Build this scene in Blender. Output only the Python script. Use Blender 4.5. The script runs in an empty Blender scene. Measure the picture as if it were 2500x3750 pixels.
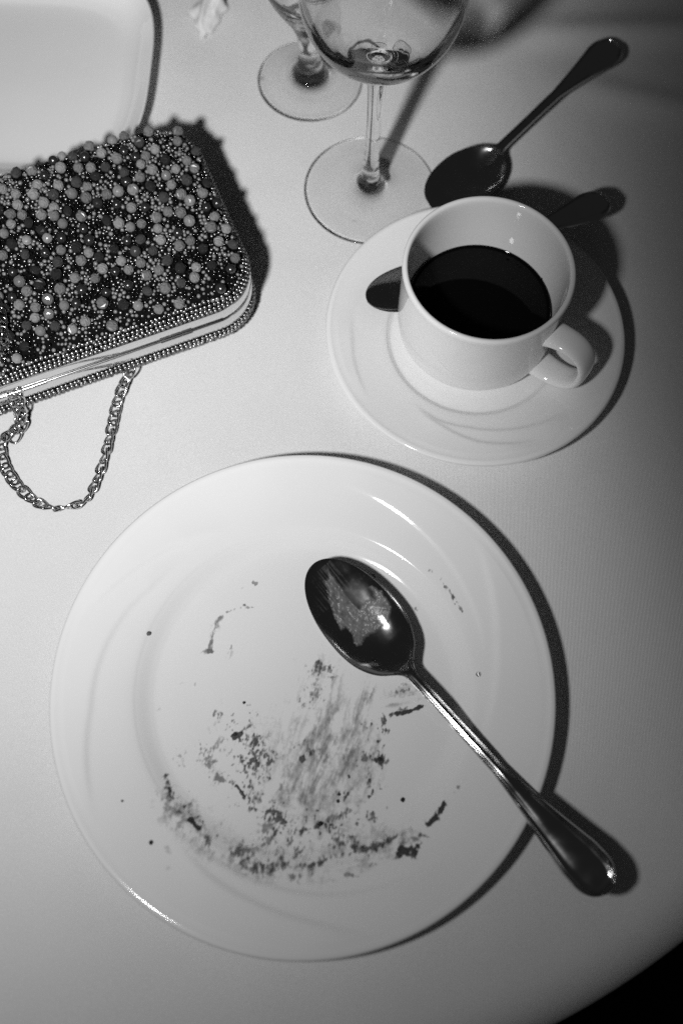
import bpy, math, random
import numpy as np
from mathutils import Vector, Matrix

random.seed(7)
RNG = np.random.default_rng(11)
SC = bpy.context.scene
COL = SC.collection
K = 100.0                                 # the script is written in metres; one scene unit is 1 cm
SC.unit_settings.system = 'METRIC'; SC.unit_settings.scale_length = 1 / K

# ------------------------------------------------------------------ camera
CAM_H, TILT, ROLL = 0.52, math.radians(20.5), math.radians(3.1)
cd = bpy.data.cameras.new('camera')
cd.sensor_fit = 'VERTICAL'; cd.sensor_height = 36.0; cd.sensor_width = 24.0; cd.lens = 35.0
cd.clip_start = 0.01 * K; cd.clip_end = 20 * K
cd.dof.use_dof = True; cd.dof.focus_distance = 0.54 * K; cd.dof.aperture_fstop = 3.4 / K
cam = bpy.data.objects.new('camera', cd); COL.objects.link(cam)
_c, _s = math.cos(TILT), math.sin(TILT)
_r0, _u0 = Vector((1, 0, 0)), Vector((0, _c, _s))
CR = math.cos(ROLL) * _r0 + math.sin(ROLL) * _u0
CU = -math.sin(ROLL) * _r0 + math.cos(ROLL) * _u0
CF = Vector((0, _s, -_c))
cam.matrix_world = Matrix(((CR.x, CU.x, -CF.x, 0), (CR.y, CU.y, -CF.y, 0), (CR.z, CU.z, -CF.z, CAM_H * K), (0, 0, 0, 1)))
SC.camera = cam

# ------------------------------------------------------------------ light
world = bpy.data.worlds.new('World'); SC.world = world; world.use_nodes = True
bg = world.node_tree.nodes['Background']
bg.inputs[0].default_value = (1, 1, 1, 1); bg.inputs[1].default_value = 0.015

FLASH = Vector((-0.145, -0.02, 0.455))
ld = bpy.data.lights.new('camera_flash', 'POINT')
ld.energy = 46.5 * K * K; ld.shadow_soft_size = 0.021 * K
flash = bpy.data.objects.new('camera_flash', ld); COL.objects.link(flash)
flash.location = FLASH * K
# beam pattern of the flash head (as an IES profile would give it): aimed ahead and to the left, falling off to the sides
ld.use_nodes = True; _nt = ld.node_tree; _em = _nt.nodes['Emission']
_g = _nt.nodes.new('ShaderNodeNewGeometry'); _sx = _nt.nodes.new('ShaderNodeSeparateXYZ'); _nt.links.new(_g.outputs['Incoming'], _sx.inputs[0])
def _m(op, a, b=None):
    n = _nt.nodes.new('ShaderNodeMath'); n.operation = op
    for i, v in enumerate((a, b)):
        if v is None: continue
        if isinstance(v, (int, float)): n.inputs[i].default_value = v
        else: _nt.links.new(v, n.inputs[i])
    return n.outputs[0]
_dx, _dy = _sx.outputs[0], _sx.outputs[1]
_q = None
for _k, _t in ((-2.446, None), (-1.028, _dx), (2.754, _dy), (-.806, _m('MULTIPLY', _dx, _dx)), (-1.024, _m('MULTIPLY', _dy, _dy)), (1.852, _m('MULTIPLY', _dx, _dy))):
    _v = _k if _t is None else _m('MULTIPLY', _t, _k)
    _q = _v if _q is None else _m('ADD', _q, _v)
# one side of the beam dims softly, a fitted cut-off that darkens the right side
_u = _m('ADD', _m('MULTIPLY', _dx, math.cos(.476)), _m('MULTIPLY', _dy, math.sin(.476)))
_cut = _m('ADD', _m('EXPONENT', _m('MULTIPLY', _m('SUBTRACT', _u, .632), 1 / .036)), 1.0)
_nt.links.new(_m('DIVIDE', _m('EXPONENT', _q), _cut), _em.inputs['Strength'])
ld.cycles.is_caustics_light = True

vs = SC.view_settings
vs.view_transform = 'Standard'; vs.look = 'None'; vs.exposure = 0.0; vs.gamma = 1.0
try: vs.use_curve_mapping = False
except Exception: pass
SC.cycles.use_denoising = False
SC.cycles.max_bounces = 16; SC.cycles.transmission_bounces = 14; SC.cycles.glossy_bounces = 6
SC.cycles.transparent_max_bounces = 16
SC.cycles.caustics_refractive = True; SC.cycles.caustics_reflective = False
SC.cycles.blur_glossy = 0.6
SC.cycles.sample_clamp_indirect = 4.0

# ------------------------------------------------------------------ helpers
def at(px, py, z=0.0):
    """point of the place at height z that the photograph shows at (px, py) of its 1568 x 2352 frame"""
    k = 2500 / 1568; f = 3645.8
    d = CR * ((px * k - 1250) / f) - CU * ((py * k - 1875) / f) + CF
    t = (z - CAM_H) / d.z
    return Vector((d.x * t, d.y * t, z))

def mesh_obj(name, verts, faces, mats, parent=None, smooth=True, sharp=None, mat_idx=None):
    me = bpy.data.meshes.new(name)
    me.from_pydata([tuple(v) for v in verts] if not isinstance(verts, np.ndarray) else verts.tolist(), [], faces if isinstance(faces, list) else faces.tolist())
    for m in (mats if isinstance(mats, (list, tuple)) else [mats]): me.materials.append(m)
    if mat_idx is not None: me.polygons.foreach_set('material_index', np.asarray(mat_idx, np.int32))
    if smooth:
        me.shade_smooth()
        if sharp: me.set_sharp_from_angle(angle=math.radians(sharp))
    me.update()
    o = bpy.data.objects.new(name, me); COL.objects.link(o)
    if parent: o.parent = parent
    return o

def empty(name, loc=(0, 0, 0), rz=0.0):
    o = bpy.data.objects.new(name, None); o.empty_display_size = 0.02
    COL.objects.link(o); o.location = loc; o.rotation_euler = (0, 0, rz); return o

def tag(o, label=None, cat=None, group=None, kind=None):
    if label: o['label'] = label
    if cat: o['category'] = cat
    if group: o['group'] = group
    if kind: o['kind'] = kind
    return o

def grid_faces(n, m, closed=False, flip=False):
    """quads of an n x m grid of vertices (row-major); closed joins the last column to the first"""
    i, j = np.meshgrid(np.arange(n - 1), np.arange(m if closed else m - 1), indexing='ij')
    j2 = (j + 1) % m
    q = np.stack([i * m + j, i * m + j2, (i + 1) * m + j2, (i + 1) * m + j], -1).reshape(-1, 4)
    return q[:, ::-1] if flip else q

def smooth_profile(pts, n=6):
    """Catmull-Rom through (r, z) points"""
    P = [pts[0]] + list(pts) + [pts[-1]]; out = []
    for i in range(1, len(P) - 2):
        p0, p1, p2, p3 = [np.array(q, float) for q in P[i - 1:i + 3]]
        for s in range(n):
            t = s / n
            out.append(0.5 * ((2 * p1) + (-p0 + p2) * t + (2 * p0 - 5 * p1 + 4 * p2 - p3) * t * t + (-p0 + 3 * p1 - 3 * p2 + p3) * t ** 3))
    out.append(np.array(pts[-1], float)); return np.array(out)

def lathe(name, prof, mat, parent=None, segs=128, sharp=None, flip=False, disp=None):
    prof = np.asarray(prof, float); n = len(prof)
    th = np.linspace(0, 2 * math.pi, segs, endpoint=False)
    r = np.maximum(prof[:, 0], 1e-6)[:, None]
    V = np.stack([r * np.cos(th), r * np.sin(th), np.broadcast_to(prof[:, 1][:, None], (n, segs))], -1).reshape(-1, 3)
    if disp is not None: V = disp(V)
    return mesh_obj(name, V, grid_faces(n, segs, True, flip), mat, parent, True, sharp)

def value_noise(x, y, seed=0):
    xi = np.floor(x).astype(np.int64); yi = np.floor(y).astype(np.int64)
    fx = x - xi; fy = y - yi; fx = fx * fx * (3 - 2 * fx); fy = fy * fy * (3 - 2 * fy)
    def h(a, b):
        n = (a * 374761393 + b * 668265263 + seed * 982451653) & 0x7fffffff
        n = ((n ^ (n >> 13)) * 1274126177) & 0x7fffffff
        return ((n ^ (n >> 16)) & 0xffff) / 65535.0
    return (h(xi, yi) * (1 - fx) + h(xi + 1, yi) * fx) * (1 - fy) + (h(xi, yi + 1) * (1 - fx) + h(xi + 1, yi + 1) * fx) * fy

def fbm(x, y, seed=0, oct=4):
    s = 0; a = 0.5; t = 0
    for o in range(oct):
        s = s + a * value_noise(x * 2 ** o, y * 2 ** o, seed + o * 17); t += a; a *= 0.5
    return s / t

# ------------------------------------------------------------------ materials
def mat(name):
    m = bpy.data.materials.new(name); m.use_nodes = True
    nt = m.node_tree; p = nt.nodes['Principled BSDF']
    return m, nt, p
def grey(v): return (v, v, v, 1)
def node(nt, t, **kw):
    n = nt.nodes.new(t)
    for k, v in kw.items(): setattr(n, k, v)
    return n
def simple(name, v, rough=0.5, metal=0.0, spec=0.5, coat=0.0):
    m, nt, p = mat(name)
    p.inputs['Base Color'].default_value = grey(v); p.inputs['Roughness'].default_value = rough
    p.inputs['Metallic'].default_value = metal; p.inputs['Specular IOR Level'].default_value = spec
    p.inputs['Coat Weight'].default_value = coat; p.inputs['Coat Roughness'].default_value = 0.05
    return m

def make_cloth():
    m, nt, p = mat('woven_cotton')
    tc = node(nt, 'ShaderNodeTexCoord')
    w1 = node(nt, 'ShaderNodeTexWave', wave_type='BANDS', bands_direction='X', wave_profile='SIN')
    w1.inputs['Scale'].default_value = 420; w1.inputs['Distortion'].default_value = 1.2; w1.inputs['Detail'].default_value = 1; w1.inputs['Detail Scale'].default_value = .3
    w2 = node(nt, 'ShaderNodeTexWave', wave_type='BANDS', bands_direction='Y', wave_profile='SIN')
    w2.inputs['Scale'].default_value = 640; w2.inputs['Distortion'].default_value = 1.5; w2.inputs['Detail Scale'].default_value = .3
    n1 = node(nt, 'ShaderNodeTexNoise'); n1.inputs['Scale'].default_value = 1500; n1.inputs['Detail'].default_value = 2
    n2 = node(nt, 'ShaderNodeTexNoise'); n2.inputs['Scale'].default_value = 9; n2.inputs['Detail'].default_value = 3
    for n in (w1, w2, n1, n2): nt.links.new(tc.outputs['Object'], n.inputs['Vector'])
    a = node(nt, 'ShaderNodeMath', operation='MULTIPLY_ADD'); a.inputs[1].default_value = .55
    nt.links.new(w2.outputs['Fac'], a.inputs[0]); nt.links.new(w1.outputs['Fac'], a.inputs[2])
    b = node(nt, 'ShaderNodeMath', operation='MULTIPLY_ADD'); b.inputs[1].default_value = .9
    nt.links.new(n1.outputs['Fac'], b.inputs[0]); nt.links.new(a.outputs[0], b.inputs[2])
    bump = node(nt, 'ShaderNodeBump'); bump.inputs['Strength'].default_value = 0.55; bump.inputs['Distance'].default_value = 0.0003 * K
    nt.links.new(b.outputs[0], bump.inputs['Height']); nt.links.new(bump.outputs[0], p.inputs['Normal'])
    cr = node(nt, 'ShaderNodeMapRange'); cr.inputs['From Min'].default_value = .3; cr.inputs['From Max'].default_value = .7
    cr.inputs['To Min'].default_value = .785; cr.inputs['To Max'].default_value = .845
    nt.links.new(n2.outputs['Fac'], cr.inputs['Value'])
    # threads seen as a fine mottling of the yarn's own colour
    mx = node(nt, 'ShaderNodeMath', operation='MULTIPLY_ADD'); mx.inputs[1].default_value = .22
    sb = node(nt, 'ShaderNodeMath', operation='SUBTRACT'); sb.inputs[1].default_value = .5
    nt.links.new(n1.outputs['Fac'], sb.inputs[0]); nt.links.new(sb.outputs[0], mx.inputs[0]); nt.links.new(cr.outputs[0], mx.inputs[2])
    nt.links.new(mx.outputs[0], p.inputs['Base Color'])
    p.inputs['Roughness'].default_value = .85; p.inputs['Specular IOR Level'].default_value = .15
    p.inputs['Sheen Weight'].default_value = .08
    return m

def make_china(name, v=.81, rough=.06):
    m, nt, p = mat(name)
    tc = node(nt, 'ShaderNodeTexCoord')
    n = node(nt, 'ShaderNodeTexNoise'); n.inputs['Scale'].default_value = 60; n.inputs['Detail'].default_value = 6
    nt.links.new(tc.outputs['Object'], n.inputs['Vector'])
    mr = node(nt, 'ShaderNodeMapRange'); mr.inputs['To Min'].default_value = rough * .6; mr.inputs['To Max'].default_value = rough * 1.9
    nt.links.new(n.outputs['Fac'], mr.inputs['Value']); nt.links.new(mr.outputs[0], p.inputs['Roughness'])
    n2 = node(nt, 'ShaderNodeTexNoise'); n2.inputs['Scale'].default_value = 25; n2.inputs['Detail'].default_value = 2
    nt.links.new(tc.outputs['Object'], n2.inputs['Vector'])
    bump = node(nt, 'ShaderNodeBump'); bump.inputs['Strength'].default_value = .05; bump.inputs['Distance'].default_value = .001 * K
    nt.links.new(n2.outputs['Fac'], bump.inputs['Height']); nt.links.new(bump.outputs[0], p.inputs['Normal'])
    mc = node(nt, 'ShaderNodeMapRange'); mc.inputs['To Min'].default_value = v - .02; mc.inputs['To Max'].default_value = v + .02
    nt.links.new(n2.outputs['Fac'], mc.inputs['Value']); nt.links.new(mc.outputs[0], p.inputs['Base Color'])
    p.inputs['Specular IOR Level'].default_value = .5
    return m

def make_steel(name, v=.60, rough=.11, scratch=1.0):
    m, nt, p = mat(name)
    tc = node(nt, 'ShaderNodeTexCoord')
    mp = node(nt, 'ShaderNodeMapping'); mp.inputs['Scale'].default_value = (90, 900, 90); mp.inputs['Rotation'].default_value = (0, 0, .5)
    nt.links.new(tc.outputs['Object'], mp.inputs['Vector'])
    n = node(nt, 'ShaderNodeTexNoise'); n.inputs['Scale'].default_value = 3; n.inputs['Detail'].default_value = 4
    nt.links.new(mp.outputs[0], n.inputs['Vector'])
    n2 = node(nt, 'ShaderNodeTexNoise'); n2.inputs['Scale'].default_value = 90; n2.inputs['Detail'].default_value = 5
    nt.links.new(tc.outputs['Object'], n2.inputs['Vector'])
    mr = node(nt, 'ShaderNodeMapRange'); mr.inputs['From Min'].default_value = .3; mr.inputs['From Max'].default_value = .75
    mr.inputs['To Min'].default_value = rough * .7; mr.inputs['To Max'].default_value = rough * 1.8
    nt.links.new(n2.outputs['Fac'], mr.inputs['Value']); nt.links.new(mr.outputs[0], p.inputs['Roughness'])
    bump = node(nt, 'ShaderNodeBump'); bump.inputs['Strength'].default_value = .05 * scratch; bump.inputs['Distance'].default_value = .0001 * K
    nt.links.new(n.outputs['Fac'], bump.inputs['Height']); nt.links.new(bump.outputs[0], p.inputs['Normal'])
    p.inputs['Base Color'].default_value = grey(v); p.inputs['Metallic'].default_value = 1.0
    return m

def make_glass():
    m = bpy.data.materials.new('clear_glass'); m.use_nodes = True; nt = m.node_tree
    nt.nodes.clear()
    out = node(nt, 'ShaderNodeOutputMaterial'); g = node(nt, 'ShaderNodeBsdfGlass')
    g.inputs['Color'].default_value = grey(1.0); g.inputs['Roughness'].default_value = 0.0; g.inputs['IOR'].default_value = 1.5
    nt.links.new(g.outputs[0], out.inputs['Surface'])
    return m

def make_residue(name, base, rough, thresh):
    """thin film of sauce: the 'film' attribute says how much of it is left, fine noise breaks it up"""
    m, nt, p = mat(name)
    at_ = node(nt, 'ShaderNodeAttribute', attribute_name='film')
    tc = node(nt, 'ShaderNodeTexCoord')
    n = node(nt, 'ShaderNodeTexNoise'); n.inputs['Scale'].default_value = 700; n.inputs['Detail'].default_value = 4; n.inputs['Roughness'].default_value = .65
    nt.links.new(tc.outputs['Object'], n.inputs['Vector'])
    a = node(nt, 'ShaderNodeMath', operation='MULTIPLY_ADD'); a.inputs[1].default_value = thresh; 
    sb = node(nt, 'ShaderNodeMath', operation='SUBTRACT'); sb.inputs[1].default_value = .5
    nt.links.new(n.outputs['Fac'], sb.inputs[0]); nt.links.new(sb.outputs[0], a.inputs[0]); nt.links.new(at_.outputs['Fac'], a.inputs[2])
    mr = node(nt, 'ShaderNodeMapRange'); mr.inputs['From Min'].default_value = .04; mr.inputs['From Max'].default_value = 1.05
    mr.inputs['To Max'].default_value = .90
    nt.links.new(a.outputs[0], mr.inputs['Value'])
    nt.links.new(mr.outputs[0], p.inputs['Alpha'])
    p.inputs['Base Color'].default_value = grey(base); p.inputs['Roughness'].default_value = rough
    p.inputs['Specular IOR Level'].default_value = .3
    b2 = node(nt, 'ShaderNodeBump'); b2.inputs['Strength'].default_value = .5; b2.inputs['Distance'].default_value = .0003 * K
    nt.links.new(n.outputs['Fac'], b2.inputs['Height']); nt.links.new(b2.outputs[0], p.inputs['Normal'])
    return m

M_CLOTH = make_cloth(); M_CHINA = make_china('white_china'); M_STEEL = make_steel('worn_steel')
M_GLASS = make_glass()
def make_thin_glass():
    """thin blown wall: light passes straight through, more is mirrored towards grazing angles"""
    m = bpy.data.materials.new('thin_glass'); m.use_nodes = True; nt = m.node_tree; nt.nodes.clear()
    out = node(nt, 'ShaderNodeOutputMaterial'); tr = node(nt, 'ShaderNodeBsdfTransparent'); gl = node(nt, 'ShaderNodeBsdfGlossy'); mx = node(nt, 'ShaderNodeMixShader')
    tr.inputs[0].default_value = grey(.93); gl.inputs['Color'].default_value = grey(1); gl.inputs['Roughness'].default_value = .015
    lw = node(nt, 'ShaderNodeLayerWeight'); lw.inputs['Blend'].default_value = .5
    p = node(nt, 'ShaderNodeMath', operation='POWER'); p.inputs[1].default_value = 3.5; nt.links.new(lw.outputs['Facing'], p.inputs[0])
    a = node(nt, 'ShaderNodeMath', operation='MULTIPLY_ADD'); a.inputs[1].default_value = .8; a.inputs[2].default_value = .035; nt.links.new(p.outputs[0], a.inputs[0])
    nt.links.new(a.outputs[0], mx.inputs[0]); nt.links.new(tr.outputs[0], mx.inputs[1]); nt.links.new(gl.outputs[0], mx.inputs[2]); nt.links.new(mx.outputs[0], out.inputs['Surface'])
    return m
M_THIN = make_thin_glass()
M_FLOOR = simple('dark_carpet', .012, .95, spec=.1)

# ------------------------------------------------------------------ floor, table, tablecloth
TC = Vector((-0.092, 0.353, 0)); TR = 0.463; BEND = .030
fl = mesh_obj('floor', [(-4, -4, -.745), (4, -4, -.745), (4, 4, -.745), (-4, 4, -.745)], [(0, 1, 2, 3)], M_FLOOR)
tag(fl, 'dark unlit floor below the table edge', None, None, 'structure')

def cloth_height(x, y):
    h = 0.0020 * (fbm(x * 9 + 3, y * 9, 5, 3) - .5) + .0006 * (fbm(x * 34, y * 22, 9, 3) - .5)
    # two pressed creases running off to the right at the far side
    a, b = at(1262, 80), at(1600, 70)
    d = (b - a).normalized(); n = Vector((-d.y, d.x, 0))
    s = (x - a.x) * n.x + (y - a.y) * n.y; u = (x - a.x) * d.x + (y - a.y) * d.y
    on = 1 / (1 + np.exp(-(u + .01) / .01))
    h = h + on * .0050 * np.exp(-(np.maximum(s, 0) / .014) ** 2) * np.exp(-(np.minimum(s, 0) / .012) ** 2)
    a, b = at(1290, 190), at(1568, 250)
    d = (b - a).normalized(); n = Vector((-d.y, d.x, 0))
    s = (x - a.x) * n.x + (y - a.y) * n.y; u = (x - a.x) * d.x + (y - a.y) * d.y
    on = 1 / (1 + np.exp(-(u - .015) / .012))
    h = h + on * .0034 * np.exp(-(np.maximum(s, 0) / .012) ** 2) * np.exp(-(np.minimum(s, 0) / .014) ** 2)
    return h

def build_cloth():
    NT = 640
    rr = np.concatenate([[1e-5], np.linspace(.006, TR - BEND, 170)])
    th = np.linspace(0, 2 * math.pi, NT, endpoint=False)
    rows = []
    for r in rr:
        x, y = TC.x + r * np.cos(th), TC.y + r * np.sin(th)
        rows.append(np.stack([x, y, cloth_height(x, y)], -1))
    fold = .5 + .5 * np.sin(th * 15 + 1.5 * np.sin(th * 4 + 1))
    for a in np.linspace(.12, 1, 10) * math.pi / 2:
        R = TR - BEND + BEND * math.sin(a); z = -BEND * (1 - math.cos(a))
        x, y = TC.x + R * np.cos(th), TC.y + R * np.sin(th)
        rows.append(np.stack([x, y, cloth_height(x, y) * (1 - a / 1.7) + z], -1))
    for k, dz in enumerate(np.linspace(.012, .34, 22)):
        R = TR + fold * .10 * (dz / .34) ** 1.2 + .004 * (dz / .34)
        x, y = TC.x + R * np.cos(th), TC.y + R * np.sin(th)
        rows.append(np.stack([x, y, np.full(NT, -BEND - dz)], -1))
    V = np.concatenate(rows)
    o = mesh_obj('tablecloth', V, grid_faces(len(rows), NT, True, True), M_CLOTH)
    tag(o, 'white woven cloth covering the round table, its edge falling away at lower right', 'tablecloth')
    return o
cloth = build_cloth()
cloth.cycles.is_caustics_receiver = True

# ------------------------------------------------------------------ plates with a swirl relief
def polar_arc(pts, c, z):
    out = []
    for (x, y) in pts:
        p = at(x, y, z); dx, dy = p.x - c.x, p.y - c.y
        out.append((math.atan2(dy, dx), math.hypot(dx, dy)))
    th = np.unwrap([o[0] for o in out]); r = np.array([o[1] for o in out])
    i = np.argsort(th); return th[i], r[i]

def relief(arcs, c):
    """list of (points, z, depth, width): a soft step along a curve, fading out at its ends"""
    A = [polar_arc(p, c, z) + (d, w) for p, z, d, w in arcs]
    def f(x, y):
        r = np.hypot(x, y); t0 = np.arctan2(y, x); h = np.zeros_like(r)
        for th, rr, d, w in A:
            mid = (th[0] + th[-1]) / 2; t = mid + (t0 - mid + math.pi) % (2 * math.pi) - math.pi
            r0 = np.interp(t, th, rr)
            fade = .30
            ends = np.clip((t - th[0]) / fade + .25, 0, 1) * np.clip((th[-1] - t) / fade + .25, 0, 1)
            ends = ends * ends * (3 - 2 * ends)
            s = (r - r0) / w
            h += ends * d * .5 * (1 + np.tanh(s)) * np.exp(-np.maximum(r - r0, 0) / .016)
        return h
    return f

def build_plate(name, c, z0, prof, under, rel, mat_, segs=360, parent=None):
    """prof: top profile from the middle out to the lip; under: the lip back to the middle, below"""
    R = prof[-1][0]
    pr = smooth_profile(prof, 18); un = smooth_profile(under, 8)
    P = np.concatenate([pr, un]); n = len(P)
    th = np.linspace(0, 2 * math.pi, segs, endpoint=False)
    r = np.maximum(P[:, 0], 1e-5)[:, None]
    x, y = r * np.cos(th), r * np.sin(th); z = np.repeat(P[:, 1][:, None], segs, 1)
    k = len(pr)
    if rel is not None: z[:k] += rel(x[:k], y[:k]) * np.clip((R - r[:k]) / .006, 0, 1)
    V = np.stack([x, y, z], -1).reshape(-1, 3)
    o = mesh_obj(name, V, grid_faces(n, segs, True, True), mat_, parent)
    o.location = (c.x, c.y, z0)
    def height(X, Y):
        rr = np.hypot(X - c.x, Y - c.y)
        return z0 + np.interp(rr, pr[:, 0], pr[:, 1]) + (rel(X - c.x, Y - c.y) if rel is not None else 0)
    return o, height

PC = Vector((-0.0141, 0.0925, 0))
def s1(x, y): return ((100 + x * .6378) / 1.5944, (1600 + y * .6378) / 1.5944)
def s2(x, y): return ((1200 + x * .6378) / 1.5944, (1600 + y * .6378) / 1.5944)
def s3(x, y): return ((100 + x * .6378) / 1.5944, (2600 + y * .6378) / 1.5944)
def s4(x, y): return ((1200 + x * .6378) / 1.5944, (2600 + y * .6378) / 1.5944)
plate_arcs = [
    ([s1(1100, 540), s1(950, 590), s1(740, 690), s1(560, 820), s1(420, 950), s1(310, 1060)], .016, .0015, .0014),
    ([s1(880, 720), s1(700, 880), s1(580, 1000), s1(480, 1160), s1(410, 1340), s1(375, 1568), s3(352, 250), s3(370, 450), s3(395, 580)], .014, .0015, .0013),
    ([s3(800, 640), s3(840, 690), s3(1000, 800), s3(1200, 930), s3(1400, 1010), s3(1568, 1050), s4(200, 1045), s4(400, 985), s4(600, 890)], .013, .0016, .0014),
    ([s3(860, 760), s3(900, 800), s3(1060, 960), s3(1300, 1100), s3(1568, 1200), s4(0, 1240), s4(240, 1285)], .016, .0016, .0014),
    ([s2(100, 290), s2(290, 370), s2(420, 450), s2(550, 560), s2(700, 730), s2(800, 900), s2(860, 1050), s2(900, 1250)], .016, .00065, .0009),
    ([s2(860, 650), s2(910, 800), s2(945, 960), s2(965, 1200), s2(960, 1400), s2(930, 1568), s4(890, 150)], .017, .0016, .0014),
]
plate_rel = relief(plate_arcs, PC)
plate, plate_h = build_plate('dinner_plate', PC, 0,
    [(0, .0052), (.03, .0052), (.060, .0053), (.0735, .0057), (.0790, .0070), (.0850, .0108), (.0895, .0130), (.104, .0166), (.117, .0198), (.1215, .0209), (.1240, .0217), (.1255, .0217)],
    [(.1263, .0211), (.1267, .0202), (.1264, .0194), (.124, .0183), (.11, .0148), (.092, .0092), (.081, .0038), (.078, .0012), (.074, .0012), (.071, .0030), (.03, .0032), (0, .0032)],
    plate_rel, M_CHINA, 480)
tag(plate, 'large round white china plate with swirl rim, smeared with chocolate leftovers', 'plate')

# ------------------------------------------------------------------ saucer
SCN = Vector((0.0718, 0.3062, 0))
def q(x, y): return ((1150 + x * .797) / 1.5944, (650 + y * .797) / 1.5944)
saucer_arcs = [
    ([q(180, 640), q(175, 760), q(195, 900), q(240, 1010)], .012, .0010, .0011),
    ([q(470, 1040), q(560, 1110), q(720, 1150), q(900, 1160), q(1050, 1130), q(1150, 1080)], .012, .0010, .0011),
    ([q(480, 1060), q(600, 1150), q(750, 1220), q(900, 1232), q(1000, 1220)], .013, .0010, .0011),
    ([q(1390, 760), q(1370, 860), q(1330, 950), q(1270, 1030)], .013, .0010, .0011),
]
saucer, saucer_h = build_plate('saucer', SCN, 0,
    [(0, .0062), (.02, .0060), (.040, .0058), (.0475, .0060), (.0500, .0072), (.0525, .0090), (.060, .0113), (.072, .0146), (.0815, .0172), (.0842, .0181), (.0857, .0181)],
    [(.0865, .0176), (.0868, .0168), (.0864, .0160), (.08, .0142), (.060, .0080), (.0480, .0020), (.046, .0008), (.043, .0008), (.040, .0030), (.02, .0032), (0, .0032)],
    relief(saucer_arcs, SCN), M_CHINA, 360)
tag(saucer, 'round white china saucer with swirl relief under the coffee cup', 'saucer')

# ------------------------------------------------------------------ cup
CC = Vector((0.0716, 0.3118, 0.0063))
cup = empty('coffee_cup', CC)
RO = .0458; HC = .0642
outer = [(0, .0022), (.026, .0022), (.0275, .0002), (.031, .0002), (.033, .0016), (.0405, .0030), (.0437, .0062), (.0451, .0115), (.0455, .020), (.0457, .035), (.0459, .050), (.0462, .058), (.0465, .0622), (.0459, .0640)]
inner = [(.0447, .0644), (.0436, .0636), (.0430, .0610), (.0427, .054), (.0424, .038), (.0419, .022), (.0405, .0125), (.036, .0078), (.024, .0058), (0, .0056)]
body_prof = smooth_profile(outer + inner, 8)
def cup_swirl(V):
    r = np.hypot(V[:, 0], V[:, 1]); th = np.arctan2(V[:, 1], V[:, 0]); z = V[:, 2]
    out = (r > .0447) & (z > .004) & (z < .060)
    for t0, z0, t1, z1 in ((-2.55, .052, -1.55, .010), (-2.35, .046, -1.75, .016)):
        zz = z0 + (z1 - z0) * ((th - t0) / (t1 - t0)) ** .75 if False else z0 + (z1 - z0) * np.clip((th - t0) / (t1 - t0), 0, 1) ** .8
        e = np.clip((th - t0) / .2, 0, 1) * np.clip((t1 - th) / .2, 0, 1)
        d = -.00018 * e * np.exp(-((z - zz) / .0006) ** 2) * out
        k = (r + d) / np.maximum(r, 1e-9); V[:, 0] *= k; V[:, 1] *= k
    return V
# finer rows on the outer wall so that the incised line is round
bp = []
for a, b in zip(body_prof[:-1], body_prof[1:]):
    n = max(1, int(np.hypot(*(b - a)) / .0005)); bp += [a + (b - a) * i / n for i in range(n)]
bp.append(body_prof[-1])
lathe('body', np.array(bp), M_CHINA, cup, 320, None, False, cup_swirl)

def sweep(name, path, normal_side, width, thick, mat_, parent, ns=24):
    """rounded strap swept along path (list of Vector); normal_side is the constant sideways axis"""
    P = path; V = []; n = len(P)
    for i, p in enumerate(P):
        t = (P[min(i + 1, n - 1)] - P[max(i - 1, 0)]).normalized()
        b = normal_side.normalized(); nn = t.cross(b).normalized()
        for j in range(ns):
            a = 2 * math.pi * j / ns
            ca, sa = math.cos(a), math.sin(a)
            cx = math.copysign(abs(ca) ** .75, ca) * width[i] / 2; cy = math.copysign(abs(sa) ** .85, sa) * thick[i] / 2
            V.append(p + b * cx + nn * cy)
    F = grid_faces(n, ns, True).tolist()
    F.append(list(range(ns))[::-1]); F.append([(n - 1) * ns + j for j in range(ns)])
    return mesh_obj(name, V, F, mat_, parent, True, 60)
def bez(p0, p1, p2, p3, n):
    return [(p0 * (1 - t) ** 3 + p1 * 3 * t * (1 - t) ** 2 + p2 * 3 * t * t * (1 - t) + p3 * t ** 3) for t in [i / n for i in range(n + 1)]]
HA = math.radians(-34)
hd = Vector((math.cos(HA), math.sin(HA), 0)); hs = Vector((-math.sin(HA), math.cos(HA), 0)); up = Vector((0, 0, 1))
hp = bez(hd * .0440 + up * .0415, hd * .0530 + up * .0455, hd * .0705 + up * .0480, hd * .0705 + up * .0270, 18)[:-1] + \
     bez(hd * .0705 + up * .0270, hd * .0705 + up * .0100, hd * .0570 + up * .0068, hd * .0430 + up * .0095, 18)
nh = len(hp)
wid = [.0150 + .0035 * (abs(i / (nh - 1) - .5) * 2) ** 3 for i in range(nh)]
thk = [.0052 + .0028 * (abs(i / (nh - 1) - .5) * 2) ** 4 for i in range(nh)]
sweep('handle', hp, hs, wid, thk, M_CHINA, cup)
tag(cup, 'white china coffee cup with strap handle standing on the saucer', 'cup')

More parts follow.
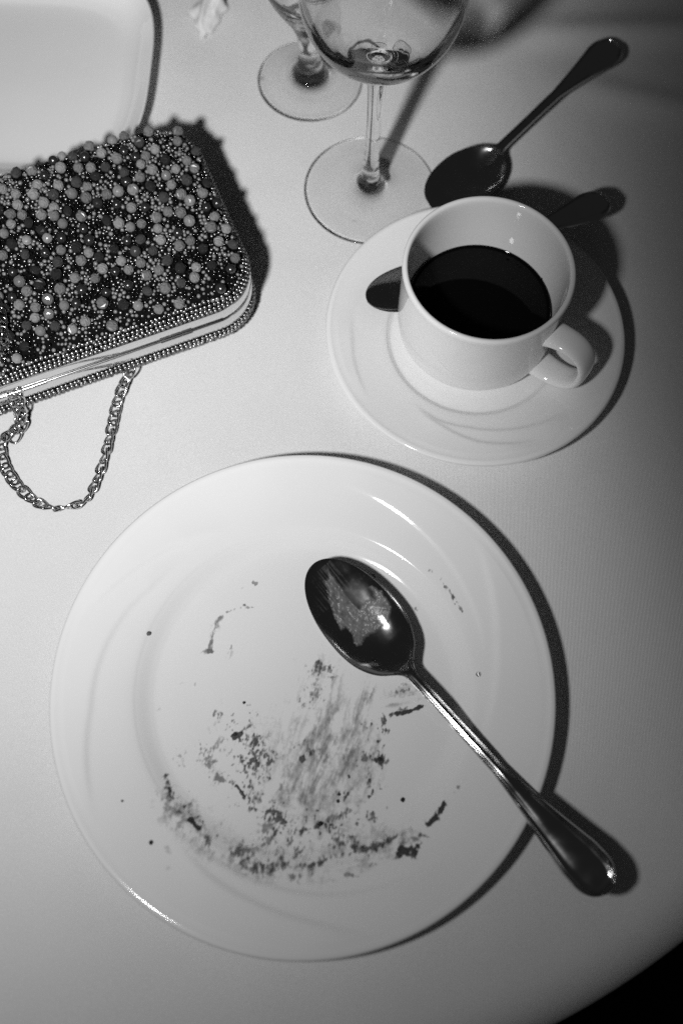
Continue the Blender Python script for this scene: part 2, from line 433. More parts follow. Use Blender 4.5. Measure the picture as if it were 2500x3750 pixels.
def make_coffee():
    m, nt, p = mat('black_coffee')
    p.inputs['Base Color'].default_value = grey(.0025); p.inputs['Roughness'].default_value = .02
    p.inputs['IOR'].default_value = 1.33; p.inputs['Specular IOR Level'].default_value = .3
    return m
M_COFFEE = make_coffee()
cf = lathe('coffee', [(0, 0), (.030, 0), (.0385, .0001), (.0402, .0004), (.0408, .0010), (.0409, -.0005), (.039, -.012), (.03, -.0155), (0, -.016)], M_COFFEE, None, 160, 40, True)
cf.location = (CC.x, CC.y, .0316)
for (bx_, by_, br_) in ((1166, 594, .0011), (1188, 606, .0007), (1194, 612, .0008), (1243, 640, .0006), (1176, 640, .0005)):  # tiny domes added on the coffee so that the flash glints there
    _p = at(bx_, by_, .0318)
    _o = lathe('glint_dome', smooth_profile([(br_, -.0002), (br_ * .92, br_ * .35), (br_ * .6, br_ * .62), (0, br_ * .72)], 4), M_COFFEE, cf, 20)
    _o.location = (_p.x - CC.x, _p.y - CC.y, .0001)
tag(cf, 'black coffee half filling the white cup', 'coffee')

# ------------------------------------------------------------------ spoons
def spoon_mesh(Lb, Wb, Lt, depth, tip_w, neck_w, z_neck, z_mid, z_end, seed=0):
    """x runs from the bowl tip (0) to the handle end (Lt); z = 0 is the lowest point under the bowl.
    returns two vertex grids (bowl, handle) of a closed shell"""
    NX, NY = 150, 33
    xs = np.concatenate([Lb * (1 - np.cos(np.linspace(0, 1, 60) * math.pi * .5)) * 1.0, np.linspace(Lb, Lt, NX - 60 + 1)[1:]])
    xs = np.concatenate([Lb * np.linspace(0, 1, 70) ** 1.6, np.linspace(Lb, Lt, 81)[1:-14], Lt - (Lt - np.linspace(Lb, Lt, 81)[-15]) * (1 - np.linspace(0, 1, 22)[1:]) ** 1.7])
    xs = np.maximum.accumulate(xs); n = len(xs)
    w = np.zeros(n); zc = np.zeros(n); dp = np.zeros(n); hb = np.zeros(n)
    for i, x in enumerate(xs):
        t = x / Lb
        wb = Wb / 2 * max(0, 1 - abs((t - .58) / (.58 if t < .58 else .46)) ** 2.15) ** .5 * (1.0 if t < .58 else 1) if t < 1.04 else 0
        s = max(0, (x - Lb * .93) / (Lt - Lb * .93))
        base = neck_w / 2 * (1 - .10 * math.sin(min(1, s * 2.2) * math.pi))
        fl = tip_w / 2 * (max(0, s - .16) / .72) ** 1.75 if s < .88 else tip_w / 2
        wh = max(base, min(tip_w / 2, base * .12 + fl) if s > .3 else base)
        e = (Lt - x) / (tip_w * .62)
        if e < 1: wh *= max(0, 1 - (1 - e) ** 2.3) ** .5
        if t < .90: w[i] = wb
        else:
            k = 1.5e-3 * 1.2
            w[i] = math.log(math.exp(wb / k) + math.exp(wh / k)) * k if wb > 0 else wh
            if t > 1: w[i] = max(wh, wb)
        inb = min(1, max(0, 1 - t)) 
        dp[i] = depth * max(0, 1 - ((t - .66) / (.68 if t < .66 else .41)) ** 2) if t < 1.1 else 0
        # centre-line height of the rim / handle
        rim = depth + .0012 + .0062 * (1 - t) ** 1.3 if t < 1 else depth + .0012
        if t <= .80: zc[i] = rim
        else:
            a = (x - Lb * .80) / (Lt - Lb * .80)
            zc[i] = rim + (z_neck - rim) * (1 - (1 - min(1, a / .22)) ** 2) + (z_mid - z_neck) * (np.clip((a - .08) / .5, 0, 1) ** 2 * (3 - 2 * np.clip((a - .08) / .5, 0, 1))) + (z_end - z_mid) * np.clip((a - .5) / .5, 0, 1) ** 1.5
        hb[i] = np.clip((x - Lb * 1.0) / (.008), 0, 1)
    w[0] = 2e-4; w[-1] = 2e-4
    # smooth the outline
    for _ in range(3):
        w[60:90] = (w[59:89] + 2 * w[60:90] + w[61:91]) / 4
    v = np.sin(np.linspace(-1, 1, NY) * math.pi / 2)
    X = np.repeat(xs[:, None], NY, 1); Y = w[:, None] * v[None]
    bowl = -dp[:, None] * np.clip(1 - v[None] ** 2, 0, 1) ** .72
    # threaded border on the handle: two ridges along each edge and a raised rounded field between
    av = np.abs(v)[None] * np.ones((n, 1))
    s_end = np.clip((Lt - xs) / (tip_w * .5), 0, 1)[:, None]
    rad = np.sqrt(av ** 2 + 0)            # towards the edge
    tip_e = np.clip(1 - (Lt - xs) / (tip_w * .55), 0, 1)[:, None]
    hw = np.maximum(w, tip_w * .5 * (xs > Lt - tip_w * .62))[:, None]
    de = np.minimum(w[:, None] * (1 - av), (Lt - xs)[:, None] * .95)
    rad = np.clip(1 - de / np.maximum(hw, 1e-4), 0, 1)
    ridge = .0009 * np.exp(-((rad - .90) / .065) ** 2) + .0008 * np.exp(-((rad - .70) / .06) ** 2) - .0006 * np.exp(-((rad - .81) / .04) ** 2)
    wn = np.clip(w / .004, .35, 1)[:, None]
    field = .0011 * np.clip(1 - (rad / .62) ** 2, 0, 1)
    edge = -.0009 * np.clip((rad - .93) / .07, 0, 1) ** 2
    top = zc[:, None] + bowl + hb[:, None] * (ridge * wn + field * wn + edge)
    th = np.where(xs < Lb, .0011, .0011 + .0011 * np.clip((xs - Lb) / .02, 0, 1) * np.clip(1.4 - (xs - Lb) / (Lt - Lb), .3, 1))
    bot = zc[:, None] + bowl * 1.0 - th[:, None] * (1 - .55 * v[None] ** 2)
    topg = np.stack([X, Y, top], -1); botg = np.stack([X, Y * .985, bot], -1)[:, ::-1]
    ring = np.concatenate([topg, botg], 1)          # closed section, 2*NY points
    ib = int(np.searchsorted(xs, Lb * 1.0))
    return ring, ib

def build_spoon(name, tip, end, Lb, Wb, depth, z_base, pitch, mats, roll=0.0, **kw):
    """tip, end: plan positions of bowl tip and handle end"""
    t2, e2 = Vector((tip[0], tip[1])), Vector((end[0], end[1])); Lt = (e2 - t2).length
    ring, ib = spoon_mesh(Lb, Wb, Lt, depth, **kw)
    root = empty(name, (tip[0], tip[1], z_base)); d = e2 - t2
    root.rotation_euler = (roll, 0, math.atan2(d.y, d.x))
    Ry = Matrix.Rotation(-pitch, 3, 'Y')
    def part(nm, R, cap0, cap1):
        n, m, _ = R.shape
        V = R.reshape(-1, 3); c = np.cos(pitch); s = np.sin(pitch)
        x0 = Lb * .55
        V = np.stack([x0 + (V[:, 0] - x0) * c - V[:, 2] * s, V[:, 1], (V[:, 0] - x0) * s + V[:, 2] * c], -1)
        F = grid_faces(n, m, True, True).tolist()
        return mesh_obj(nm, V, F, mats, root, True, 50)
    part('bowl', ring[:ib + 1], True, False); part('handle', ring[ib:], False, True)
    return root

sp1 = build_spoon('tablespoon', (-.0125, .1572), (.1345, .0042), .070, .0412, .0088, .0056, math.radians(.3), M_STEEL, roll=.06,
                  tip_w=.0222, neck_w=.0066, z_neck=.0145, z_mid=.0185, z_end=.0235)
tag(sp1, 'used steel tablespoon with cream in its bowl lying across the dinner plate', 'spoon', 'silver spoons')
_n2, _e2 = at(1136, 350, .0125), at(1416, 94, .0150); _d2 = (_e2 - _n2).normalized(); _t2 = _n2 - _d2 * .061
sp2 = build_spoon('tablespoon', (_t2.x, _t2.y), (_e2.x, _e2.y), .061, .0390, .0080, .0010, 0.0, M_STEEL,
                  tip_w=.0222, neck_w=.0066, z_neck=.0125, z_mid=.0155, z_end=.0125)
tag(sp2, 'clean dark steel tablespoon lying on the cloth behind the coffee cup', 'spoon', 'silver spoons')
_t3, _e3 = at(846, 706, .021), at(1400, 456, .027)
sp3 = build_spoon('teaspoon', (_t3.x, _t3.y), (_e3.x, _e3.y), .050, .0325, .0062, .0125, math.radians(1.0), M_STEEL, roll=-.10,
                  tip_w=.0215, neck_w=.0058, z_neck=.0085, z_mid=.0110, z_end=.0115)
tag(sp3, 'small steel teaspoon tucked behind the cup on the saucer', 'spoon', 'silver spoons')

# ------------------------------------------------------------------ wine glasses
def glass_obj(name, parts, loc, segs=160):
    root = empty(name, loc)
    for nm, prof, fl in parts:
        if isinstance(prof, tuple):                 # outer and inner face of the thick base
            th = np.linspace(0, 2 * math.pi, segs, endpoint=False); V = []; F = []
            for pr in prof:
                F += (grid_faces(len(pr), segs, True) + sum(len(v) for v in V)).tolist()
                V.append(np.stack([np.maximum(pr[:, 0], 1e-6)[:, None] * np.cos(th), np.maximum(pr[:, 0], 1e-6)[:, None] * np.sin(th), np.repeat(pr[:, 1][:, None], segs, 1)], -1).reshape(-1, 3))
            o = mesh_obj(nm, np.concatenate(V), F, M_GLASS, root)
        else: o = lathe(nm, prof, fl or M_GLASS, root, segs)
        o.cycles.is_caustics_caster = not fl
    return root
def dense(pts, n=10): return smooth_profile(pts, n)
# main glass: one continuous outline, cut at the stem into foot, stem and bowl
foot = dense([(0, .0020), (.010, .0019), (.030, .0010), (.0390, .0004), (.0406, .0005), (.0413, .0010), (.0408, .0015), (.038, .0019), (.027, .0031), (.0170, .0048), (.0108, .0072), (.0076, .0105), (.0058, .0150), (.0051, .0200)])
stem = dense([(.0051, .0200), (.0046, .030), (.0043, .048), (.0044, .068), (.0049, .084), (.0058, .0950)])
_b = [(.0058, .0950), (.0074, .0997), (.0118, .1045), (.0185, .1095), (.0268, .1152), (.0343, .1221), (.0400, .1303), (.0440, .1405), (.0455, .1520), (.0440, .1670), (.0408, .1860), (.0368, .2070), (.0336, .2210), (.0331, .2217), (.0325, .2210), (.0356, .2070), (.0396, .1860), (.0428, .1670), (.0443, .1520), (.0424, .1418), (.0376, .1334), (.0308, .1267), (.0232, .1222), (.0155, .1195), (.0090, .1184), (.0040, .1181), (0, .1180)]
_b = [(r * (.93 if r > .015 else 1 - .07 * max(0, r - .0058) / .0092), z) for r, z in _b]
_full = dense(_b); _io = 10 * 7; _ii = 10 * [k for k, p in enumerate(_b) if abs(p[1] - .1418) < 1e-6][0]
bowl_base_out, bowl, bowl_base_in = _full[:_io + 1], _full[_io:_ii + 1], _full[_ii:]
g1 = glass_obj('wine_glass', [('foot', foot, False), ('stem', stem, False), ('bowl_base', (bowl_base_out, bowl_base_in), False), ('bowl', bowl, M_THIN)], (.0066, .4125, .0004))
tag(g1, 'tall stemmed wine glass with round clear bowl, standing behind the coffee cup', 'glass', 'wine glasses')
foot2 = dense([(0, .0030), (.010, .0028), (.025, .0010), (.0320, .0004), (.0337, .0006), (.0343, .0011), (.0338, .0016), (.030, .0024), (.020, .0050), (.0135, .0078), (.0100, .0120), (.0082, .0170), (.0070, .0220)])
stem2 = dense([(.0070, .0220), (.0064, .026), (.0064, .030), (.0072, .036)])
bowl2 = dense([(.0072, .036), (.0088, .042), (.0130, .051), (.0185, .060), (.0240, .070), (.0290, .083), (.0315, .100), (.0318, .120), (.0305, .145), (.0300, .1507), (.0294, .1502), (.0305, .120), (.0302, .100), (.0276, .084), (.0224, .0722), (.0165, .0635), (.0100, .0575), (.0040, .0550), (0, .0546)])
g2 = glass_obj('water_glass', [('foot', foot2, False), ('stem', stem2, False), ('bowl', bowl2, False)], (-.0365, .4978, .0004))
tag(g2, 'short stemmed glass at the far edge, left of the tall wine glass', 'glass', 'wine glasses')

# ------------------------------------------------------------------ square plate and crumpled paper at the far left
def build_square_plate():
    c = Vector((-.2235, .4805, 0)); half = .0862; N = 3.3
    prof = [(0, .0048), (.4, .0048), (.70, .0052), (.80, .0068), (.88, .0105), (.955, .0165), (.988, .0194), (.998, .0199)]
    under = [(1.0, .0192), (.995, .0180), (.93, .0125), (.83, .0058), (.70, .0012), (.66, .0010), (.62, .0028), (.3, .003), (0, .003)]
    P = np.concatenate([smooth_profile(prof, 10), smooth_profile(under, 6)])
    th = np.linspace(0, 2 * math.pi, 320, endpoint=False)
    def se(n): return (np.abs(np.cos(th)) ** n + np.abs(np.sin(th)) ** n) ** (-1 / n)
    V = []
    for r, z in P:
        n = 2.0 + (N - 2.0) * min(1, r * 1.6); rho = max(r, 1e-4) * half * se(n)
        V.append(np.stack([rho * np.cos(th + .02), rho * np.sin(th + .02), np.full_like(th, z)], -1))
    o = mesh_obj('square_plate', np.concatenate(V), grid_faces(len(P), 320, True, True), M_CHINA); o.location = c
    tag(o, 'white rounded square side plate behind the beaded clutch bag', 'plate')
build_square_plate()

def build_paper():
    n, m = 60, 44; V = []
    for i in range(n):
        for j in range(m):
            u, w = i / (n - 1) - .5, j / (m - 1) - .5
            half = .0105 * (1 - .35 * max(0, -u * 2)) * (1 + .16 * math.sin(u * 9 + 1) + .10 * math.sin(u * 21)) * (max(.05, 1 - abs(u * 2) ** 5) ** .5)
            x = w * 2 * half + .004 * u; y = u * .040 + .002 * math.sin(w * 5)
            hh = .0012 + .0060 * max(0, 1 - (u / .52) ** 2) * max(0, 1 - (w / .52) ** 2)
            # a fold standing up along the right hand side, curling over at the far end
            hh += .0105 * math.exp(-((w - .34 + .5 * (u - .05) ** 2) / .08) ** 2) * math.exp(-((u - .18) / .24) ** 2)
            hh += .0055 * math.exp(-((w + .05 - .8 * u) / .10) ** 2) * math.exp(-((u - .05) / .3) ** 2)
            hh += .0022 * (float(fbm(np.array(u * 4 + 3), np.array(w * 4 + 1), 3, 3)) - .5)
            V.append((x, y, max(.0006, hh)))
    top = np.array(V); bot = top.copy(); bot[:, 2] = np.maximum(.0002, bot[:, 2] - .0009)
    F = grid_faces(n, m, False, True).tolist() + (grid_faces(n, m) + n * m).tolist()
    b = [i * m for i in range(n)] + [(n - 1) * m + j for j in range(1, m)] + [i * m + m - 1 for i in range(n - 2, -1, -1)] + [j for j in range(m - 2, 0, -1)]
    for a, c in zip(b, b[1:] + b[:1]): F.append([a, c, c + n * m, a + n * m])
    o = mesh_obj('crumpled_paper', np.concatenate([top, bot]), F, simple('white_tissue', .74, .9, spec=.1))
    o.location = tuple(at(478, 34, .0012)); o.rotation_euler = (0, 0, .12)
    tag(o, 'small crumpled scrap of white paper on the cloth beside the square plate', 'paper')
build_paper()

# ------------------------------------------------------------------ chocolate residue on the plate
def c7(x, y): return ((400 + x * .893) / 1.5944, (2050 + y * .893) / 1.5944)
def build_residue():
    st = .00025; half = .098
    gx = np.arange(PC.x - half, PC.x + half, st); gy = np.arange(PC.y - half, PC.y + half, st)
    XX, YY = np.meshgrid(gx, gy, indexing='ij'); DD = np.zeros_like(XX)
    # noises stretched a little along the direction the spoon was dragged
    dv = (at(*c7(760, 1010), .006) - at(*c7(900, 440), .006)).normalized()
    SS, UU = XX * -dv.y + YY * dv.x, XX * dv.x + YY * dv.y
    GRAIN = .55 * fbm(SS * 1250, UU * 620, 31, 3) + .45 * fbm(XX * 620, YY * 620, 32, 3)
    PATCH = fbm(SS * 330, UU * 190, 41, 4); BIG = fbm(XX * 70, YY * 70, 51, 3)
    def stroke(pts, width, dark, kind='dab'):
        """pts: polyline in crop-7 pixels; width in the same pixels"""
        W = [at(*c7(*p), .006) for p in pts]; px = .893 / 3646 * .53
        wd = width * px; mg = wd * 2.3 + st * 3
        i0, i1 = np.searchsorted(gx, [min(p.x for p in W) - mg, max(p.x for p in W) + mg]); j0, j1 = np.searchsorted(gy, [min(p.y for p in W) - mg, max(p.y for p in W) + mg])
        if i1 - i0 < 2 or j1 - j0 < 2: return
        sl = (slice(i0, i1), slice(j0, j1)); X, Y = XX[sl], YY[sl]; grain, patch, big, D = GRAIN[sl], PATCH[sl], BIG[sl], DD[sl]
        best = np.full_like(X, 9.0); along = np.zeros_like(X); tot = 0
        segs = list(zip(W[:-1], W[1:])); L = sum((b - a).length for a, b in segs)
        for a, b in segs:
            d = b - a; l = d.length; d = d / l
            u = np.clip((X - a.x) * d.x + (Y - a.y) * d.y, 0, l)
            dist = np.hypot(X - a.x - u * d.x, Y - a.y - u * d.y)
            k = dist < best; best = np.where(k, dist, best); along = np.where(k, tot + u, along); tot += l
        t = along / L
        env = np.exp(-(best / wd) ** 2) * np.clip(np.minimum(t, 1 - t) * 7 + .35, 0, 1)
        on = np.clip((env - .10) / .3, 0, 1)
        if kind == 'dab':          # broken, clotted
            m = np.clip((env * 1.1 + (patch - .5) * 2.2 + (grain - .5) * 2.4 - .50) * 1.15, 0, 1) * on
        elif kind == 'speck':
            m = np.clip((env + (grain - .5) * 4.2 + (patch - .5) * 2.2 - .66) * 1.3, 0, 1) * on
        elif kind == 'dust':       # sparse crumbs and flecks
            m = np.clip((env * .75 + (grain - .5) * 4.6 + (patch - .5) * 2.8 - 1.16) * 1.3, 0, 1) * on
        elif kind == 'wash':       # thin veil
            m = np.clip(env * (.16 + 2.4 * (.6 * patch + .4 * grain - .48)), 0, 1)
        elif kind == 'clot':
            m = np.clip((env * 1.6 + (grain - .5) * 2.6 + (patch - .5) * 1.2 - .62) * 1.9, 0, 1) * on
        else:                      # 'drag' streaks along the stroke, 'veil' broad wipe marks of a thin sauce
            a, b = W[0], W[-1]; d = (b - a).normalized()
            S = (X - a.x) * -d.y + (Y - a.y) * d.x; U_ = (X - a.x) * d.x + (Y - a.y) * d.y
            k = int(width * 13 + abs(a.x) * 9e4) % 997
            if kind == 'drag':
                S = S + .0018 * (fbm(X * 90, Y * 90, 98, 2) - .5)
                sn = .6 * fbm(S * 420 + k, U_ * 40, 77 + k % 7, 2) + .4 * fbm(S * 1000, U_ * 70, 78, 2)
                m = np.clip(env * (.24 + 2.0 * (sn - .45)) + env * (patch - .5) * 1.1 + env * (grain - .55) * .9, 0, 1)
            else:
                S = S + .0045 * (fbm(X * 45 + 7, Y * 45, 97, 3) - .5) + .0008 * (patch - .5)
                sn = .40 * fbm(S * 150 + k, U_ * 14, 83 + k % 5, 2) + .35 * fbm(S * 430 + k, U_ * 26, 84 + k % 5, 2) + .25 * fbm(S * 1100, U_ * 60, 85, 2)
                m = np.clip(env * (.03 + 3.4 * (sn - .5) + 1.0 * (big - .5) + .9 * (patch - .5) + .6 * (grain - .5)), 0, 1)
        DD[sl] = np.maximum(D, m * dark) if kind not in ('wash', 'veil') else D + m * dark * (1 - D)
    S = stroke
    # heavy dabs along the lower well edge
    S([(225, 880), (255, 950), (285, 985)], 16, 1, 'dab'); S([(235, 960), (300, 1030)], 26, .45, 'drag'); S([(330, 1060), (355, 1090), (378, 1110)], 11, 1, 'clot')
    S([(230, 1010), (330, 1020), (300, 1080), (240, 1060)], 34, .38, 'wash'); S([(325, 1000), (335, 1020)], 16, .5, 'dab')
    S([(210, 960), (300, 1085), (430, 1180), (560, 1250)], 48, .42, 'wash'); S([(380, 1120), (430, 1175)], 20, .6, 'dab')
    S([(500, 1210), (560, 1185), (600, 1230)], 34, .60, 'dab'); S([(540, 1240), (640, 1265), (700, 1240), (760, 1262)], 32, .75, 'dab')
    S([(620, 1290), (700, 1275), (800, 1270), (900, 1240), (990, 1200)], 30, .55, 'wash'); S([(660, 1240), (690, 1230)], 16, .95, 'dab')
    S([(740, 1310), (770, 1300), (800, 1295)], 24, .7, 'dab'); S([(760, 1260), (840, 1250), (900, 1225)], 15, .75, 'dab')
    S([(900, 1230), (1010, 1200), (1100, 1170), (1190, 1130)], 13, .7, 'dab'); S([(990, 1130), (1000, 1190)], 20, .75, 'dab')
    S([(1060, 1160), (1150, 1150), (1230, 1120)], 20, .3, 'wash'); S([(800, 1300), (930, 1290), (1060, 1240), (1180, 1190)], 34, .30, 'drag')
    S([(1060, 1250), (1095, 1240)], 14, .9, 'dab'); S([(955, 1300), (990, 1290), (1025, 1305)], 13, .8, 'dab'); S([(1000, 1285), (1020, 1300)], 13, .5, 'wash')
    S([(1170, 1215), (1200, 1190), (1235, 1205), (1262, 1165)], 22, 1, 'clot'); S([(1180, 1180), (1260, 1150)], 18, .5, 'dab')
    S([(1285, 1095), (1330, 1065), (1350, 1030), (1372, 995)], 12, 1, 'clot'); S([(1320, 1060), (1350, 1070)], 16, .9, 'dab')
    S([(1415, 945), (1425, 930)], 8, .6, 'dab'); S([(1260, 1130), (1310, 1140)], 8, .7, 'dab'); S([(1405, 965), (1412, 955)], 9, .35, 'wash')
    # left clotted field
    S([(500, 715), (530, 720), (560, 690), (580, 680)], 13, 1, 'dab'); S([(505, 715), (520, 735)], 10, 1, 'clot')
    S([(530, 740), (600, 740), (620, 830), (560, 840), (510, 790)], 42, .82, 'speck'); S([(560, 745), (600, 770), (610, 840)], 20, .9, 'speck')
    S([(420, 640), (470, 630)], 18, .6, 'speck'); S([(420, 660), (440, 720)], 20, .35, 'drag'); S([(380, 770), (430, 810), (390, 850)], 28, .5, 'speck')
    S([(430, 890), (480, 900), (520, 920)], 24, .6, 'speck'); S([(515, 920), (540, 950), (555, 980)], 8, 1, 'clot'); S([(450, 640), (430, 900)], 40, .16, 'wash')
    S([(560, 700), (640, 820), (600, 1000)], 60, .18, 'wash'); S([(570, 1030), (600, 1020)], 15, .85, 'speck'); S([(600, 960), (620, 1000)], 22, .45, 'speck')
    S([(260, 800), (300, 810), (290, 850)], 24, .3, 'speck'); S([(200, 610), (210, 615)], 10, .25, 'wash')
    S([(430, 750), (500, 800)], 40, .35, 'speck'); S([(620, 720), (640, 760)], 26, .3, 'speck')
    # dragged streaks in the middle
    for x0, y0, x1, y1, w_, dk in ((870, 420, 800, 600, 40, .30), (940, 600, 860, 700, 26, .26), (1080, 520, 1050, 590, 15, .6), (1020, 620, 960, 740, 24, .30), (860, 640, 700, 960, 36, .34), (930, 720, 770, 1010, 44, .42), (1000, 700, 850, 1010, 40, .34), (1060, 650, 900, 1000, 42, .30), (780, 640, 690, 900, 34, .20), (1110, 700, 1000, 1000, 40, .28), (820, 780, 700, 1010, 26, .5)):
        S([(x0, y0), (x1, y1)], w_, dk * 1.5, 'drag')
    S([(840, 430), (900, 450), (910, 490)], 24, .8, 'dab'); S([(850, 480), (830, 560)], 20, .5, 'dab'); S([(895, 440), (910, 480)], 15, .75, 'dab'); S([(790, 590), (800, 600)], 14, .4, 'speck')
    S([(775, 820), (810, 800), (850, 770)], 15, 1, 'dab'); S([(780, 825), (800, 810)], 13, .9, 'clot'); S([(720, 930), (700, 950)], 14, .7, 'dab'); S([(700, 930), (740, 900)], 22, .45, 'dab')
    S([(1080, 700), (1115, 690), (1120, 640), (1130, 720)], 20, .75, 'speck'); S([(1045, 780), (1050, 830)], 18, .65, 'dab'); S([(1085, 830), (1120, 815), (1100, 840)], 17, .95, 'dab')
    S([(1040, 860), (1090, 870), (1060, 830)], 32, .34, 'wash'); S([(1130, 780), (1130, 840)], 14, .6, 'speck'); S([(1080, 690), (1140, 640), (1180, 630)], 8, .8, 'speck')
    S([(930, 965), (975, 955), (950, 990)], 18, .8, 'speck'); S([(980, 880), (985, 895)], 6, .9, 'clot'); S([(970, 960), (1000, 930)], 22, .35, 'wash')
    S([(660, 1010), (690, 1060), (720, 1090)], 25, .85, 'speck'); S([(640, 1060), (650, 1180)], 30, .5, 'speck'); S([(700, 1050), (680, 1030)], 14, .8, 'dab')
    S([(800, 1110), (860, 1090), (870, 1080)], 13, 1, 'dab'); S([(860, 1085), (850, 1100)], 10, 1, 'clot'); S([(880, 1060), (950, 1050), (1000, 1020)], 16, .55, 'speck')
    S([(740, 1150), (770, 1190), (730, 1200)], 28, .55, 'speck'); S([(900, 1130), (960, 1160)], 30, .5, 'speck'); S([(940, 1165), (965, 1160)], 12, .8, 'dab')
    S([(1020, 1080), (1090, 1070), (1110, 1100), (1060, 1110)], 30, .45, 'wash'); S([(1075, 1030), (1090, 1080)], 15, .7, 'speck'); S([(1010, 1090), (1030, 1060)], 10, .7, 'speck')
    S([(1000, 1150), (1010, 1200)], 26, .38, 'wash'); S([(800, 1000), (900, 980), (1000, 990), (1050, 1010)], 26, .3, 'drag')
    S([(640, 960), (760, 1030), (900, 1080)], 60, .14, 'wash'); S([(700, 1120), (1000, 1130)], 60, .12, 'wash'); S([(820, 450), (860, 640)], 60, .12, 'wash')
    for x0, y0, x1, y1, w_, dk in ((900, 430, 800, 1040, 95, .55), (1060, 520, 900, 1060, 95, .46), (780, 560, 660, 1040, 80, .40), (520, 640, 560, 1020, 85, .34), (1120, 640, 1020, 1080, 60, .40), (640, 1020, 1010, 1120, 70, .36)):
        S([(x0, y0), (x1, y1)], w_, dk * .62, 'veil')
    S([(200, 900), (260, 1040), (380, 1150), (560, 1240), (760, 1275), (960, 1230), (1180, 1150), (1300, 1070)], 42, .40, 'wash')
    S([(330, 1010), (480, 1150), (700, 1210), (960, 1170)], 60, .22, 'wash')
    # crumbly specks thinly strewn where the dessert was scraped
    for pts_, w_, dk in (([(480, 640), (620, 860), (560, 1010)], 95, .8), ([(860, 430), (820, 620)], 60, .7), ([(640, 980), (760, 1110), (980, 1090)], 90, .9), ([(1090, 650), (1060, 900), (1080, 1090)], 55, .9), ([(230, 900), (330, 1070), (520, 1200)], 46, .8), ([(520, 1230), (760, 1270), (1000, 1210), (1230, 1130)], 36, .9), ([(700, 820), (900, 760)], 60, .6), ([(380, 740), (420, 900)], 45, .6)):
        S(pts_, w_, dk, 'dust')
    # streaks under the spoon neck
    S([(1130, 575), (1200, 550), (1270, 535)], 34, .5, 'drag'); S([(1150, 545), (1240, 532)], 8, .55, 'speck'); S([(1180, 512), (1235, 508)], 9, .4, 'speck'); S([(1140, 600), (1200, 588)], 7, .35, 'wash')
    S([(1165, 632), (1200, 628), (1235, 618), (1270, 604), (1290, 598)], 9, 1, 'clot'); S([(1190, 615), (1240, 605)], 10, .7, 'dab')
    # upper left hook and specks
    S([(380, 380), (412, 370), (425, 300), (445, 250), (470, 220)], 10, .55, 'dab'); S([(415, 330), (440, 260)], 16, .45, 'wash'); S([(400, 375), (425, 372)], 10, .7, 'clot')
    S([(475, 215), (520, 200), (560, 195), (610, 198)], 7, .4, 'speck'); S([(550, 180), (553, 190)], 8, .75, 'dab'); S([(580, 193), (605, 195)], 6, .8, 'dab')
    S([(585, 92), (605, 95), (595, 105)], 9, .5, 'clot'); S([(540, 115), (550, 118)], 6, .3, 'wash'); S([(390, 130), (396, 132)], 7, .22, 'wash')
    S([(490, 360), (505, 352)], 10, .5, 'speck'); S([(290, 515), (305, 500)], 12, .35, 'wash'); S([(355, 500), (365, 515)], 12, .3, 'speck'); S([(480, 380), (500, 400)], 20, .2, 'speck')
    S([(755, 405), (765, 410)], 12, .2, 'wash'); S([(660, 220), (675, 230)], 12, .14, 'wash'); S([(280, 550), (290, 560)], 12, .2, 'wash')
    S([(245, 1175), (262, 1210)], 9, .45, 'wash'); S([(255, 1260), (262, 1270)], 12, .32, 'wash'); S([(560, 590), (585, 605)], 8, .4, 'speck')
    # right hand rim crumbs trail
    S([(1335, 80), (1345, 90), (1370, 125), (1400, 165), (1420, 200), (1440, 230)], 9, .6, 'speck'); S([(1395, 155), (1405, 175)], 8, .8, 'dab'); S([(1300, 55), (1340, 85)], 8, .4, 'speck')
    S([(1250, 200), (1270, 205)], 10, .4, 'speck'); S([(1270, 430), (1300, 440)], 14, .25, 'speck')
    D = np.clip(DD, 0, 1); X, Y, grain = XX, YY, GRAIN
    # oily film everywhere the dessert lay leaves the faintest haze of specks
    Z = plate_h(X, Y) + .00012 + .0009 * np.clip(D - .62, 0, 1) * (.4 + grain)
    keep = D > .035
    cell = keep[:-1, :-1] | keep[1:, :-1] | keep[:-1, 1:] | keep[1:, 1:]
    n, m = X.shape; idx = np.full(n * m, -1)
    i, j = np.nonzero(cell); q4 = np.stack([i * m + j, (i + 1) * m + j, (i + 1) * m + j + 1, i * m + j + 1], -1)
    used = np.unique(q4); idx[used] = np.arange(len(used))
    V = np.stack([X.ravel()[used], Y.ravel()[used], Z.ravel()[used]], -1)
    o = mesh_obj('chocolate_residue', V, idx[q4], make_residue('chocolate_film', .03, .45, .3))
    a = o.data.attributes.new('film', 'FLOAT', 'POINT'); a.data.foreach_set('value', D.ravel()[used].astype(np.float32))
    tag(o, 'dark chocolate smears and scrapings left on the large round plate', 'food', None, 'stuff')
build_residue()

drop = lathe('water_drop', smooth_profile([(0, -.0001), (.0012, -.0001), (.00135, .0002), (.0011, .0006), (.0006, .0009), (0, .00095)], 5), M_GLASS, None, 32)
_w = at(1098, 1549, .013); drop.location = (_w.x, _w.y, float(plate_h(np.array(_w.x), np.array(_w.y))) + .0003)
drop.cycles.is_caustics_caster = True; plate.cycles.is_caustics_receiver = True; saucer.cycles.is_caustics_receiver = True
tag(drop, 'clear drop of water on the right side of the plate rim', 'drop')

